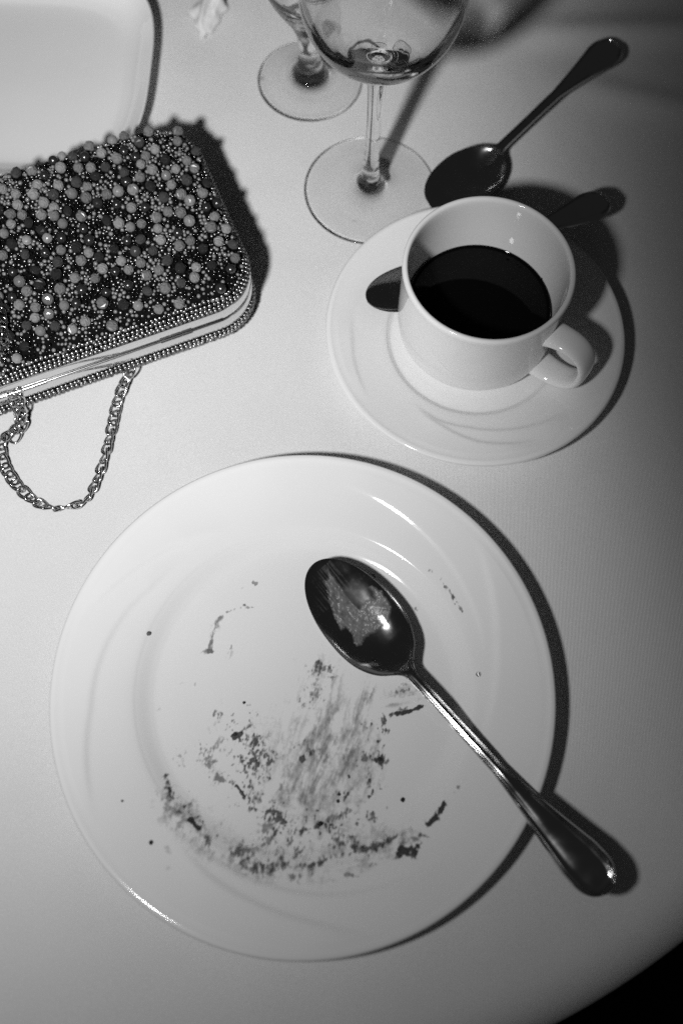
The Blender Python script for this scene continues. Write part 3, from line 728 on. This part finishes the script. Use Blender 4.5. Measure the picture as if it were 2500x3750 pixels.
M_CRUMB = simple('chocolate_crumb', .012, .5, spec=.4)
def build_crumbs():
    spots = [((163, 302), 9, 'grey crumb near the left edge of the plate well', .10), ((553, 586), 6, 'tiny dark crumb near the middle of the plate', .012),
             ((1202, 984), 8.5, 'round black crumb right of the smears, on bare china', .012), ((172, 1160), 8, 'dark crumb on the lower left plate rim', .012),
             ((54, 989), 4.5, 'smallest speck of crumb far out on the left plate rim', .03), ((1078, 68), 11, 'dark crumb touching the upper edge of the spoon bowl', .012),
             ((937, 990), 7, 'dark crumb in the cluster left of the round black crumb', .012), ((942, 962), 6, 'upper crumb of the small cluster in the streaks', .012),
             ((866, 1082), 9, 'dark crumb low in the middle of the smears', .012), ((1108, 818), 8, 'dark crumb at the right end of the smears', .02),
             ((515, 716), 8, 'dark crumb in the clotted patch at left', .02)]
    for k, (p, s, lab, v) in enumerate(spots):
        px = .893 / 3646 * .53; r = s * px
        w = at(*c7(*p), .008); z = float(plate_h(np.array(w.x), np.array(w.y))); w = at(*c7(*p), z); z = float(plate_h(np.array(w.x), np.array(w.y)))
        V = []; ns, nr = 12, 8
        for i in range(nr + 1):
            for j in range(ns):
                a, b = math.pi * i / nr, 2 * math.pi * j / ns
                q_ = Vector((math.sin(a) * math.cos(b), math.sin(a) * math.sin(b), math.cos(a)))
                rr = r * (.75 + .55 * float(fbm(np.array(q_.x * 2.2 + k * 5 + 9), np.array(q_.y * 2.2 + q_.z * 1.7 + 3), k, 2)))
                V.append((q_.x * rr, q_.y * rr, max(-.35 * r, q_.z * rr * .75)))
        m_ = M_CRUMB if v < .02 else simple('pale_crumb', v, .7)
        o = mesh_obj('crumb', V, grid_faces(nr + 1, ns, True, True), m_); o.location = (w.x, w.y, z + .36 * r)
        tag(o, lab, 'crumb', 'crumbs on the dinner plate')
build_crumbs()

# cream left in the bowl of the used spoon
def build_cream():
    o1 = [c for c in sp1.children if c.name.startswith('bowl')][0]
    Mw = sp1.matrix_basis
    ring, ib = spoon_mesh(.070, .0412, (Vector((.1345, .0042)) - Vector((-.0125, .1572))).length, .0088, .0222, .0066, .0145, .0185, .0235)
    NY = ring.shape[1] // 2; T = ring[:, :NY]
    xs = T[:, 0, 0]; 
    gx = np.arange(.004, .056, .0003); gv = np.linspace(-.92, .92, 190)
    tip = Vector((-.0125, .1572)); e = Vector((.1345, .0042)) - tip; e.normalize(); nrm = Vector((-e.y, e.x))
    # outline in crop-6 pixels of the photograph
    outl = [(330, 300), (360, 330), (430, 430), (520, 540), (600, 620), (640, 560), (690, 540), (720, 560), (700, 500), (670, 470), (700, 455), (780, 500), (840, 580), (865, 620), (850, 700), (850, 760), (780, 785), (720, 820), (690, 830), (650, 850), (620, 915), (580, 930), (550, 900), (535, 830), (490, 780), (450, 805), (420, 740), (380, 660), (350, 560), (345, 500), (320, 440), (310, 420), (340, 400), (350, 370)]
    poly = []
    for (x, y) in outl:
        p = at((1050 + x * .4464) / 1.5944, (1950 + y * .4464) / 1.5944, .0105); d = Vector((p.x, p.y)) - tip
        poly.append((d.dot(e), d.dot(nrm)))
    poly = np.array(poly)
    V = []; D = []; n, m = len(gx), len(gv)
    wv = T[:, -1, 1]
    Wg = np.interp(gx, xs, wv); Xg = np.repeat(gx[:, None], m, 1); Yg = Wg[:, None] * gv[None]
    v0 = np.sin(np.linspace(-1, 1, NY) * math.pi / 2)
    Zg = np.zeros_like(Xg)
    rows = np.stack([np.interp(gv, v0, T[i, :, 2]) for i in range(len(xs))])
    for jj in range(m): Zg[:, jj] = np.interp(gx, xs, rows[:, jj])
    # signed distance to the outline
    inside = np.zeros(Xg.shape, bool); dist = np.full(Xg.shape, 9.0)
    jx = Xg + .0012 * (fbm(Xg * 500, Yg * 500, 3, 3) - .5); jy = Yg + .0012 * (fbm(Xg * 500 + 9, Yg * 500, 4, 3) - .5)
    for (x0, y0), (x1, y1) in zip(poly, np.roll(poly, -1, 0)):
        c = ((y0 > jy) != (y1 > jy)) & (jx < (x1 - x0) * (jy - y0) / (y1 - y0 + 1e-12) + x0); inside ^= c
        l2 = (x1 - x0) ** 2 + (y1 - y0) ** 2; u = np.clip(((jx - x0) * (x1 - x0) + (jy - y0) * (y1 - y0)) / l2, 0, 1)
        dist = np.minimum(dist, np.hypot(jx - x0 - u * (x1 - x0), jy - y0 - u * (y1 - y0)))
    sd = np.where(inside, dist, -dist)
    body = np.clip((sd + .0003) / .0016, 0, 1)
    drag = np.clip(1 - np.abs(sd) / .009, 0, 1) * np.clip((fbm(Yg * 1400, Xg * 60, 5, 3) - .48) * 3, 0, .5) * (Xg < .022)
    mott = fbm(Xg * 420, Yg * 420, 8, 4)
    F_ = np.clip(body * (.45 + 1.0 * mott) * (.62 + .5 * np.clip((Xg - .012) / .02, 0, 1)) + drag * .6, 0, 1)
    # dark scrapings near the tip and a paler smear low on the left side
    Zc = Zg + .00018 + body * .0014 * (.3 + mott)
    keep = F_ > .03; cell = keep[:-1, :-1] | keep[1:, :-1] | keep[:-1, 1:] | keep[1:, 1:]
    i, j = np.nonzero(cell); q4 = np.stack([i * m + j, (i + 1) * m + j, (i + 1) * m + j + 1, i * m + j + 1], -1)
    used = np.unique(q4); idx = np.full(n * m, -1); idx[used] = np.arange(len(used))
    V = np.stack([Xg.ravel()[used], Yg.ravel()[used], Zc.ravel()[used]], -1)
    pt = math.radians(.3); x0 = .070 * .55; c_, s_ = math.cos(pt), math.sin(pt)
    V = np.stack([x0 + (V[:, 0] - x0) * c_ - V[:, 2] * s_, V[:, 1], (V[:, 0] - x0) * s_ + V[:, 2] * c_], -1)
    mm = make_residue('cream_film', .20, .28, .45)
    o = mesh_obj('cream_smear', V, idx[q4], mm)
    a = o.data.attributes.new('film', 'FLOAT', 'POINT'); a.data.foreach_set('value', F_.ravel()[used].astype(np.float32))
    o.location = sp1.location; o.rotation_euler = sp1.rotation_euler
    tag(o, 'pale smear of cream clinging inside the bowl of the used spoon', 'food', None, 'stuff')
build_cream()

# ------------------------------------------------------------------ beaded clutch bag
BA = math.radians(25.6)
bu = Vector((math.cos(BA), math.sin(BA), 0)); bv = Vector((-bu.y, bu.x, 0))
_fr = at(560, 712, .024); _bk = at(300, 316, .040)
V0 = _fr.dot(bv); V1 = _bk.dot(bv) - .001
_rt = at(578, 560, .036); U1 = _rt.dot(bu) - .0075
BL, BW = .190, V1 - V0                       # length along u, depth along v
bag_c = bu * (U1 - BL / 2) + bv * ((V0 + V1) / 2)
bag = empty('clutch_bag', (bag_c.x, bag_c.y, 0), BA)
HU, HV, RC = BL / 2, BW / 2, .026
M_FABRIC = simple('black_mesh_fabric', .005, .9, spec=.05)
M_GOLD = simple('polished_frame', .74, .13, 1.0)
M_GOLD2 = simple('hinge_metal', .55, .2, 1.0)
M_CHAIN = simple('chain_metal', .62, .14, 1.0)
M_LIGHT = simple('opaque_grey_bead', .19, .16, 0, .5)
def vary(m, lo, hi):
    nt = m.node_tree; oi = node(nt, 'ShaderNodeObjectInfo'); mr = node(nt, 'ShaderNodeMapRange')
    mr.inputs['To Min'].default_value = lo; mr.inputs['To Max'].default_value = hi
    nt.links.new(oi.outputs['Random'], mr.inputs['Value']); nt.links.new(mr.outputs[0], nt.nodes['Principled BSDF'].inputs['Base Color'])
vary(M_LIGHT, .12, .25)
M_DARK = simple('dark_faceted_bead', .022, .10, 0, .6)
M_PEARL = simple('dark_pearl_bead', .10, .22, .8, .5); M_SEED_L = simple('pale_seed_bead', .20, .2); M_SEED_D = simple('black_glass_seed', .006, .10, 0, .5)
M_SEED_M = simple('pewter_seed_bead', .26, .33, 1.0); M_BORDER = simple('silver_border_bead', .36, .28, 1.0)
M_GREY2 = simple('smoky_faceted_bead', .05, .12, 0, .6)

def rr_sd(x, y, hu=HU, hv=HV, rc=RC):
    """distance inside the rounded rectangle (positive inside)"""
    qx, qy = np.abs(x) - (hu - rc), np.abs(y) - (hv - rc)
    return -(np.hypot(np.maximum(qx, 0), np.maximum(qy, 0)) + np.minimum(np.maximum(qx, qy), 0) - rc)
def rr_outline(off, n=260):
    """points of the rounded rectangle moved outwards by off, even in arc length, with outward normals"""
    hu, hv, rc = HU + off, HV + off, max(RC + off, .003)
    a, b = 2 * (hu - rc), 2 * (hv - rc); arc = rc * math.pi / 2; L = 2 * (a + b) + 4 * arc
    pts = []; nor = []
    for k in range(n):
        s = L * k / n
        for cx, cy, st, ln in ((1, -1, 'b', a),):
            pass
        segs = [('l', (-(hu - rc), -hv), (1, 0), a, (0, -1)), ('c', (hu - rc, -(hv - rc)), -90, arc, None), ('l', (hu, -(hv - rc)), (0, 1), b, (1, 0)), ('c', (hu - rc, hv - rc), 0, arc, None),
                ('l', (hu - rc, hv), (-1, 0), a, (0, 1)), ('c', (-(hu - rc), hv - rc), 90, arc, None), ('l', (-hu, hv - rc), (0, -1), b, (-1, 0)), ('c', (-(hu - rc), -(hv - rc)), 180, arc, None)]
        for sg in segs:
            if s <= sg[3] or sg is segs[-1]:
                if sg[0] == 'l': pts.append((sg[1][0] + sg[2][0] * s, sg[1][1] + sg[2][1] * s)); nor.append(sg[4])
                else:
                    an = math.radians(sg[2]) + s / rc; pts.append((sg[1][0] + rc * math.cos(an), sg[1][1] + rc * math.sin(an))); nor.append((math.cos(an), math.sin(an)))
                break
            s -= sg[3]
    return np.array(pts), np.array(nor), L
ZF0, ZM, ZF1 = .0150, .0245, .0340          # frame: lower edge, seam, upper edge
def shell(name, off_z, mat_, parent, n=260):
    rows = [np.concatenate([rr_outline(o, n)[0], np.full((n, 1), z)], 1) for o, z in off_z]
    return mesh_obj(name, np.concatenate(rows), grid_faces(len(rows), n, True), mat_, parent, True, 40)
# padded top and bottom
def dome_z(x, y, z0, h, wid=.017):
    d = np.clip(rr_sd(x, y) / wid, 0, 1); return z0 + h * np.sqrt(np.clip(1 - (1 - d) ** 2, 0, 1)) + h * .22 * np.clip(rr_sd(x, y) / .05, 0, 1)
for nm, sg, z0 in (('top_cover', 1, .0375), ('bottom_cover', -1, .0115)):
    offs = [0, -.0004, -.0012, -.0025, -.0045, -.007, -.010, -.014, -.019, -.026, -.035, -.045, -.055, -.0600]
    rows = []
    for o in offs:
        P_, _, _ = rr_outline(o, 200); zz = dome_z(P_[:, 0], P_[:, 1], 0, .0095 if sg > 0 else .0075)
        rows.append(np.concatenate([P_, (z0 + sg * zz)[:, None]], 1))
    base = rows[0].copy(); base[:, 2] = ZF1 - .002 if sg > 0 else ZF0 + .002
    rows.insert(0, base)
    V = np.concatenate(rows); F = grid_faces(len(rows), 200, True, sg < 0).tolist(); F.append([(len(rows) - 1) * 200 + j for j in (range(200) if sg > 0 else range(199, -1, -1))])
    mesh_obj(nm, V, F, M_FABRIC, bag, True, 50)
fo = .0018
shell('frame_upper', [(fo - .003, ZF1 + .0004), (fo, ZF1), (fo + .0005, ZF1 - .0012), (fo + .0005, ZM + .0018), (fo - .0002, ZM + .0006), (fo - .003, ZM + .0004)][::-1], M_GOLD, bag)
shell('frame_lower', [(fo - .003, ZM - .0004), (fo - .0002, ZM - .0006), (fo + .0005, ZM - .0018), (fo + .0005, ZF0 + .0012), (fo, ZF0), (fo - .003, ZF0 - .0004)][::-1], M_GOLD, bag)

def tube(name, p0, p1, r, mat_, parent, ns=12, knurl=None):
    d = (p1 - p0); L = d.length; d.normalize(); a = d.orthogonal().normalized(); b = d.cross(a)
    ts = [0, 0.02] + [i / 30 for i in range(1, 30)] + [.98, 1] ; V = []
    for k, t in enumerate(ts):
        rr = r * (.8 if k in (0, len(ts) - 1) else 1)
        for j in range(ns): V.append(p0 + d * L * t + (a * math.cos(2 * math.pi * j / ns) + b * math.sin(2 * math.pi * j / ns)) * rr)
    F = grid_faces(len(ts), ns, True).tolist(); F.append(list(range(ns))[::-1]); F.append([(len(ts) - 1) * ns + j for j in range(ns)])
    return mesh_obj(name, V, F, mat_, parent, True, 40)
yf = -HV - fo - .0003
tube('hinge_rod', Vector((-HU + RC, yf, ZM)), Vector((HU - RC * .9, yf, ZM)), .0008, M_GOLD2, bag)
for xh in (at(402, 762, .0245).dot(bu) - bag_c.dot(bu), at(72, 893, .0245).dot(bu) - bag_c.dot(bu)):
    for k in range(3): tube('hinge_barrel', Vector((xh + k * .0064 - .0096, yf - .0002, ZM)), Vector((xh + k * .0064 - .0034, yf - .0002, ZM)), .0013, M_GOLD2, bag)

def sphere_mesh(nu, nv, sx=1, sy=1, sz=1):
    V = [(0, 0, sz)]; F = []
    for i in range(1, nv):
        a = math.pi * i / nv
        for j in range(nu):
            b = 2 * math.pi * (j + .5 * (i % 2)) / nu; V.append((sx * math.sin(a) * math.cos(b), sy * math.sin(a) * math.sin(b), sz * math.cos(a)))
    V.append((0, 0, -sz)); n = len(V)
    for j in range(nu): F.append((0, 1 + j, 1 + (j + 1) % nu))
    for i in range(nv - 2):
        o = 1 + i * nu
        for j in range(nu):
            a, b, c, d = o + j, o + nu + j, o + nu + (j + 1) % nu, o + (j + 1) % nu
            if i % 2 == 0: F += [(a, b, d), (d, b, c)]
            else: F += [(a, b, c), (a, c, d)]
    o = 1 + (nv - 2) * nu
    for j in range(nu): F.append((o + j, n - 1, o + (j + 1) % nu))
    return np.array(V), F
def bead_mesh(name, nu, nv, mat_, smooth, sc=(1, 1, 1)):
    V, F = sphere_mesh(nu, nv, *sc); me = bpy.data.meshes.new(name); me.from_pydata(V.tolist(), [], F); me.materials.append(mat_)
    if smooth: me.shade_smooth()
    me.update(); return me
B_MESH = [bead_mesh('bead', 8, 7, M_LIGHT, False), bead_mesh('bead', 8, 7, M_DARK, False), bead_mesh('bead', 8, 7, M_GREY2, False), bead_mesh('bead', 12, 8, M_PEARL, True), bead_mesh('bead', 7, 6, M_DARK, False, (1, .78, .78)), bead_mesh('bead', 7, 6, M_GREY2, False, (1, .8, .8))]

def top_point(x, y):
    z = .0375 + float(dome_z(np.array(x), np.array(y), 0, .0095)); e = .0006
    gx = float(dome_z(np.array(x + e), np.array(y), 0, .0095) - dome_z(np.array(x - e), np.array(y), 0, .0095)) / (2 * e)
    gy = float(dome_z(np.array(x), np.array(y + e), 0, .0095) - dome_z(np.array(x), np.array(y - e), 0, .0095)) / (2 * e)
    n = Vector((-gx, -gy, 1)).normalized(); return Vector((x, y, z)), n
big = []; tries = 0
XMIN = -HU + .004                             # whole cover is beaded, also beyond the picture's edge
while len(big) < 250 and tries < 40000:
    tries += 1
    x, y = random.uniform(XMIN, HU), random.uniform(-HV, HV)
    sd_ = float(rr_sd(np.array(x), np.array(y)))
    if sd_ < .0022: continue
    if sd_ < .006 and y < 0 and random.random() < .75: continue
    k = random.random(); ty = 0 if k < .40 else 1 if k < .56 else 2 if k < .68 else 3 if k < .86 else 4 if k < .94 else 5
    r = random.uniform(.0028, .0034) if ty in (0, 1, 2) else random.uniform(.0026, .0033) if ty == 3 else random.uniform(.0032, .0037)
    if any((x - b[0]) ** 2 + (y - b[1]) ** 2 < (r + b[2]) ** 2 * 1.02 for b in big): continue
    if ty != 0 and any((x - b[0]) ** 2 + (y - b[1]) ** 2 < (r + b[2] + .0011) ** 2 for b in big): continue
    big.append((x, y, r, ty))
for (x, y, r, ty) in big:
    p, n = top_point(x, y); o = bpy.data.objects.new('bead', B_MESH[ty]); COL.objects.link(o); o.parent = bag
    o.location = p + n * r * random.uniform(.65, 1.05)
    o.rotation_euler = (random.uniform(0, 6.28), random.uniform(0, 6.28), random.uniform(0, 6.28)) if ty < 4 else (Matrix.Rotation(random.uniform(0, 6.28), 3, 'Z')).to_euler()
    o.scale = (r, r, r * random.uniform(.92, 1.0))

# seed beads between them: thousands, one mass
def seed_mass(name, items, parent):
    """items: (centre, axis, r, material index) -> one mesh of small barrel beads"""
    Vb, Fb = sphere_mesh(7, 5); Fb = np.array(Fb); nb = len(Vb); VV = []; FF = []; MI = []
    for k, (c, ax, r, mi, el) in enumerate(items):
        a = ax.normalized(); b = a.orthogonal().normalized(); d = a.cross(b)
        Mx = np.array([b, d, a]); Q = Vb * np.array([r, r, r * el])
        VV.append(Q @ Mx + np.array(c)); FF.append(Fb + k * nb); MI.append(np.full(len(Fb), mi))
    o = mesh_obj(name, np.concatenate(VV), np.concatenate(FF), [M_SEED_D, M_SEED_L, M_SEED_M, M_BORDER], parent, True, None, np.concatenate(MI))
    o['kind'] = 'stuff'; return o
cell = .0022; grid = {}
def free(x, y, r):
    gx, gy = int(x / cell + 500), int(y / cell + 500)
    for i in range(gx - 2, gx + 3):
        for j in range(gy - 2, gy + 3):
            for (a, b, c) in grid.get((i, j), ()):
                if (a - x) ** 2 + (b - y) ** 2 < (c + r) ** 2 * .62: return False
    return True
bgr = {}
for b in big: bgr.setdefault((int(b[0] / .01 + 100), int(b[1] / .01 + 100)), []).append(b)
items = []
for _ in range(75000):
    x, y = random.uniform(XMIN, HU - .001), random.uniform(-HV + .001, HV - .001)
    r = random.choice((.0009, .0011, .0012, .0013, .0014)); sd_ = float(rr_sd(np.array(x), np.array(y)))
    if sd_ < .0008: continue
    gx, gy = int(x / .01 + 100), int(y / .01 + 100); bad = False
    for i in (gx - 1, gx, gx + 1):
        for j in (gy - 1, gy, gy + 1):
            for b in bgr.get((i, j), ()):
                if (b[0] - x) ** 2 + (b[1] - y) ** 2 < (b[2] * .80 + r * .5) ** 2: bad = True; break
            if bad: break
        if bad: break
    if bad or not free(x, y, r): continue
    grid.setdefault((int(x / cell + 500), int(y / cell + 500)), []).append((x, y, r))
    cl = float(fbm(np.array(x * 150 + 50), np.array(y * 150 + 50), 91, 2))
    u = random.random() + (cl - .5) * 1.1
    mi = 0 if u < .36 else 2 if u < .66 else 1
    p, n = top_point(x, y); ax = Vector((random.gauss(0, 1), random.gauss(0, 1), random.gauss(0, .5)))
    items.append((p + n * r * random.uniform(.2, 1.0), ax, r, mi, random.uniform(.6, 1.0)))
seed_mass('seed_beads', items, bag)
# regular border rows of metal beads along both frame edges
def border(rows, name):
    it = []
    for off, z, r in rows:
        P_, N_, L = rr_outline(off, 4); n = int(L / (r * 2.02)); P_, N_, L = rr_outline(off, n)
        for k in range(n):
            jt = random.gauss(0, r * .16)
            t = Vector((-N_[k][1], N_[k][0], 0))
            it.append((Vector((P_[k][0], P_[k][1], z + random.gauss(0, r * .14))) + t * jt, t, r * random.uniform(.9, 1.08), 3 if random.random() < .93 else 2, .92))
    return seed_mass(name, it, bag)
border([(.0014, .0356, .00128), (.0012, .0380, .00130), (.0003, .0403, .00130), (-.0013, .0424, .00128)], 'border_beads')
border([(.0022, .0136, .0013), (.0027, .0113, .0013), (.0025, .0090, .0013), (.0012, .0068, .0013)], 'border_beads')
# the underside's beads that show at its rim and carry the bag
it = []
for k in range(2600):
    x, y = random.uniform(-HU, HU), random.uniform(-HV, HV); sd_ = float(rr_sd(np.array(x), np.array(y)))
    if sd_ < .001: continue
    z = .0115 - float(dome_z(np.array(x), np.array(y), 0, .0075)); it.append((Vector((x, y, max(.0016, z - .0004))), Vector((random.gauss(0, 1), random.gauss(0, 1), .1)), random.uniform(.0010, .0015), random.choice((0, 0, 1, 2)), .9))
seed_mass('underside_beads', it, bag)

# ------------------------------------------------------------------ chain: every link a piece of the bag's chain
def link_mesh():
    NU, NVv = 20, 7; a, b, r = .0046, .0029, .00068; V = []
    for i in range(NU):
        t = 2 * math.pi * i / NU
        ct, st_ = math.cos(t), math.sin(t)
        c = Vector((a * math.copysign(abs(ct) ** .85, ct), b * math.copysign(abs(st_) ** .85, st_), -.0009 * math.sin(2 * t)))
        t2 = t + .01; c2, s2_ = math.cos(t2), math.sin(t2)
        d = (Vector((a * math.copysign(abs(c2) ** .85, c2), b * math.copysign(abs(s2_) ** .85, s2_), -.0009 * math.sin(2 * t2))) - c).normalized()
        n1 = d.cross(Vector((0, 0, 1))).normalized(); n2 = d.cross(n1)
        for j in range(NVv):
            w = 2 * math.pi * j / NVv; V.append(c + (n1 * math.cos(w) + n2 * math.sin(w)) * r)
    F = grid_faces(NU, NVv, True).tolist()
    for j in range(NVv): F.append(((NU - 1) * NVv + j, (NU - 1) * NVv + (j + 1) % NVv, (j + 1) % NVv, j))
    me = bpy.data.meshes.new('link'); me.from_pydata(V, [], F); me.materials.append(M_CHAIN); me.shade_smooth(); me.update(); return me
LINK = link_mesh()
chain_path = [(at(300, 852, .0085), 0), (at(290, 868, .0062), 0), (at(270, 922, .0030), 0), (at(256, 985, .0028), .1), (at(240, 1050, .0028), .5), (at(219, 1110, .0028), .4), (at(196, 1150, .0030), .9), (at(163, 1163, .0034), 1.2), (at(126, 1168, .0032), .8), (at(92, 1158, .0028), .3), (at(55, 1132, .0028), .1), (at(22, 1092, .0028), -.1), (at(4, 1048, .0030), -.4), (at(6, 1012, .0036), -.7), (at(34, 985, .0050), -.6), (at(49, 955, .0085), -.3), (at(44, 915, .0190), 0), (at(31, 872, .0330), .2), (at(17, 818, .0450), .3), (at(6, 765, .0545), .5), (at(0, 715, .0560), .7), (at(-30, 650, .0560), .7), (at(-80, 600, .0560), .7), (at(-140, 580, .0550), .7)]
chain = empty('chain', (0, 0, 0)); chain.parent = bag
Binv = Matrix.LocRotScale(bag.location, bag.rotation_euler, None).inverted()
def place_chain(path, step=.0060, roll0=.75):
    pts = [p for p, _ in path]; tw = [w for _, w in path]
    # Catmull-Rom resample
    dn = []
    for i in range(len(pts) - 1):
        p0, p1, p2, p3 = pts[max(i - 1, 0)], pts[i], pts[i + 1], pts[min(i + 2, len(pts) - 1)]
        for s in range(24):
            t = s / 24; dn.append((0.5 * ((2 * p1) + (p2 - p0) * t + (2 * p0 - 5 * p1 + 4 * p2 - p3) * t * t + (3 * p1 - p0 - 3 * p2 + p3) * t ** 3), tw[i] * (1 - t) + tw[i + 1] * t))
    acc = 0; last = None; k = 0
    for i in range(len(dn) - 1):
        p = dn[i][0]
        if last is not None: acc += (p - last).length
        last = p
        if acc >= step or i == 0:
            acc = 0 if i == 0 else acc - step
            d = (dn[i + 1][0] - p).normalized()
            side = Vector((0, 0, 1)).cross(d).normalized() if abs(d.z) < .95 else Vector((1, 0, 0)); nn = d.cross(side)
            rl = dn[i][1] + (.16 if k % 2 else -.16) + random.gauss(0, .10) + .25
            y_ = side * math.cos(rl) + nn * math.sin(rl); z_ = d.cross(y_)
            o = bpy.data.objects.new('link', LINK); COL.objects.link(o); o.parent = chain
            Mx = Matrix(((d.x, y_.x, z_.x, p.x), (d.y, y_.y, z_.y, p.y), (d.z, y_.z, z_.z, p.z), (0, 0, 0, 1)))
            o.matrix_basis = Binv @ Mx; k += 1
    return k
place_chain(chain_path)
# second strand lying close along the first where it crosses the front of the bag
second = [(at(36, 1000, .0030), .2), (at(52, 968, .0062), .2), (at(38, 935, .0140), .4), (at(30, 898, .0260), .5), (at(18, 855, .0385), .6), (at(8, 805, .0485), .7), (at(-4, 760, .0555), .8), (at(-30, 715, .0560), .8), (at(-80, 690, .0560), .8)]
place_chain(second)
tag(bag, 'beaded evening clutch bag with metal frame and chain strap, lying on the cloth', 'bag')

# ------------------------------------------------------------------ metres to scene units
for o in list(SC.objects):
    if o.parent is None and o.type in {'MESH', 'EMPTY'}:
        o.location = o.location * K; o.scale = o.scale * K
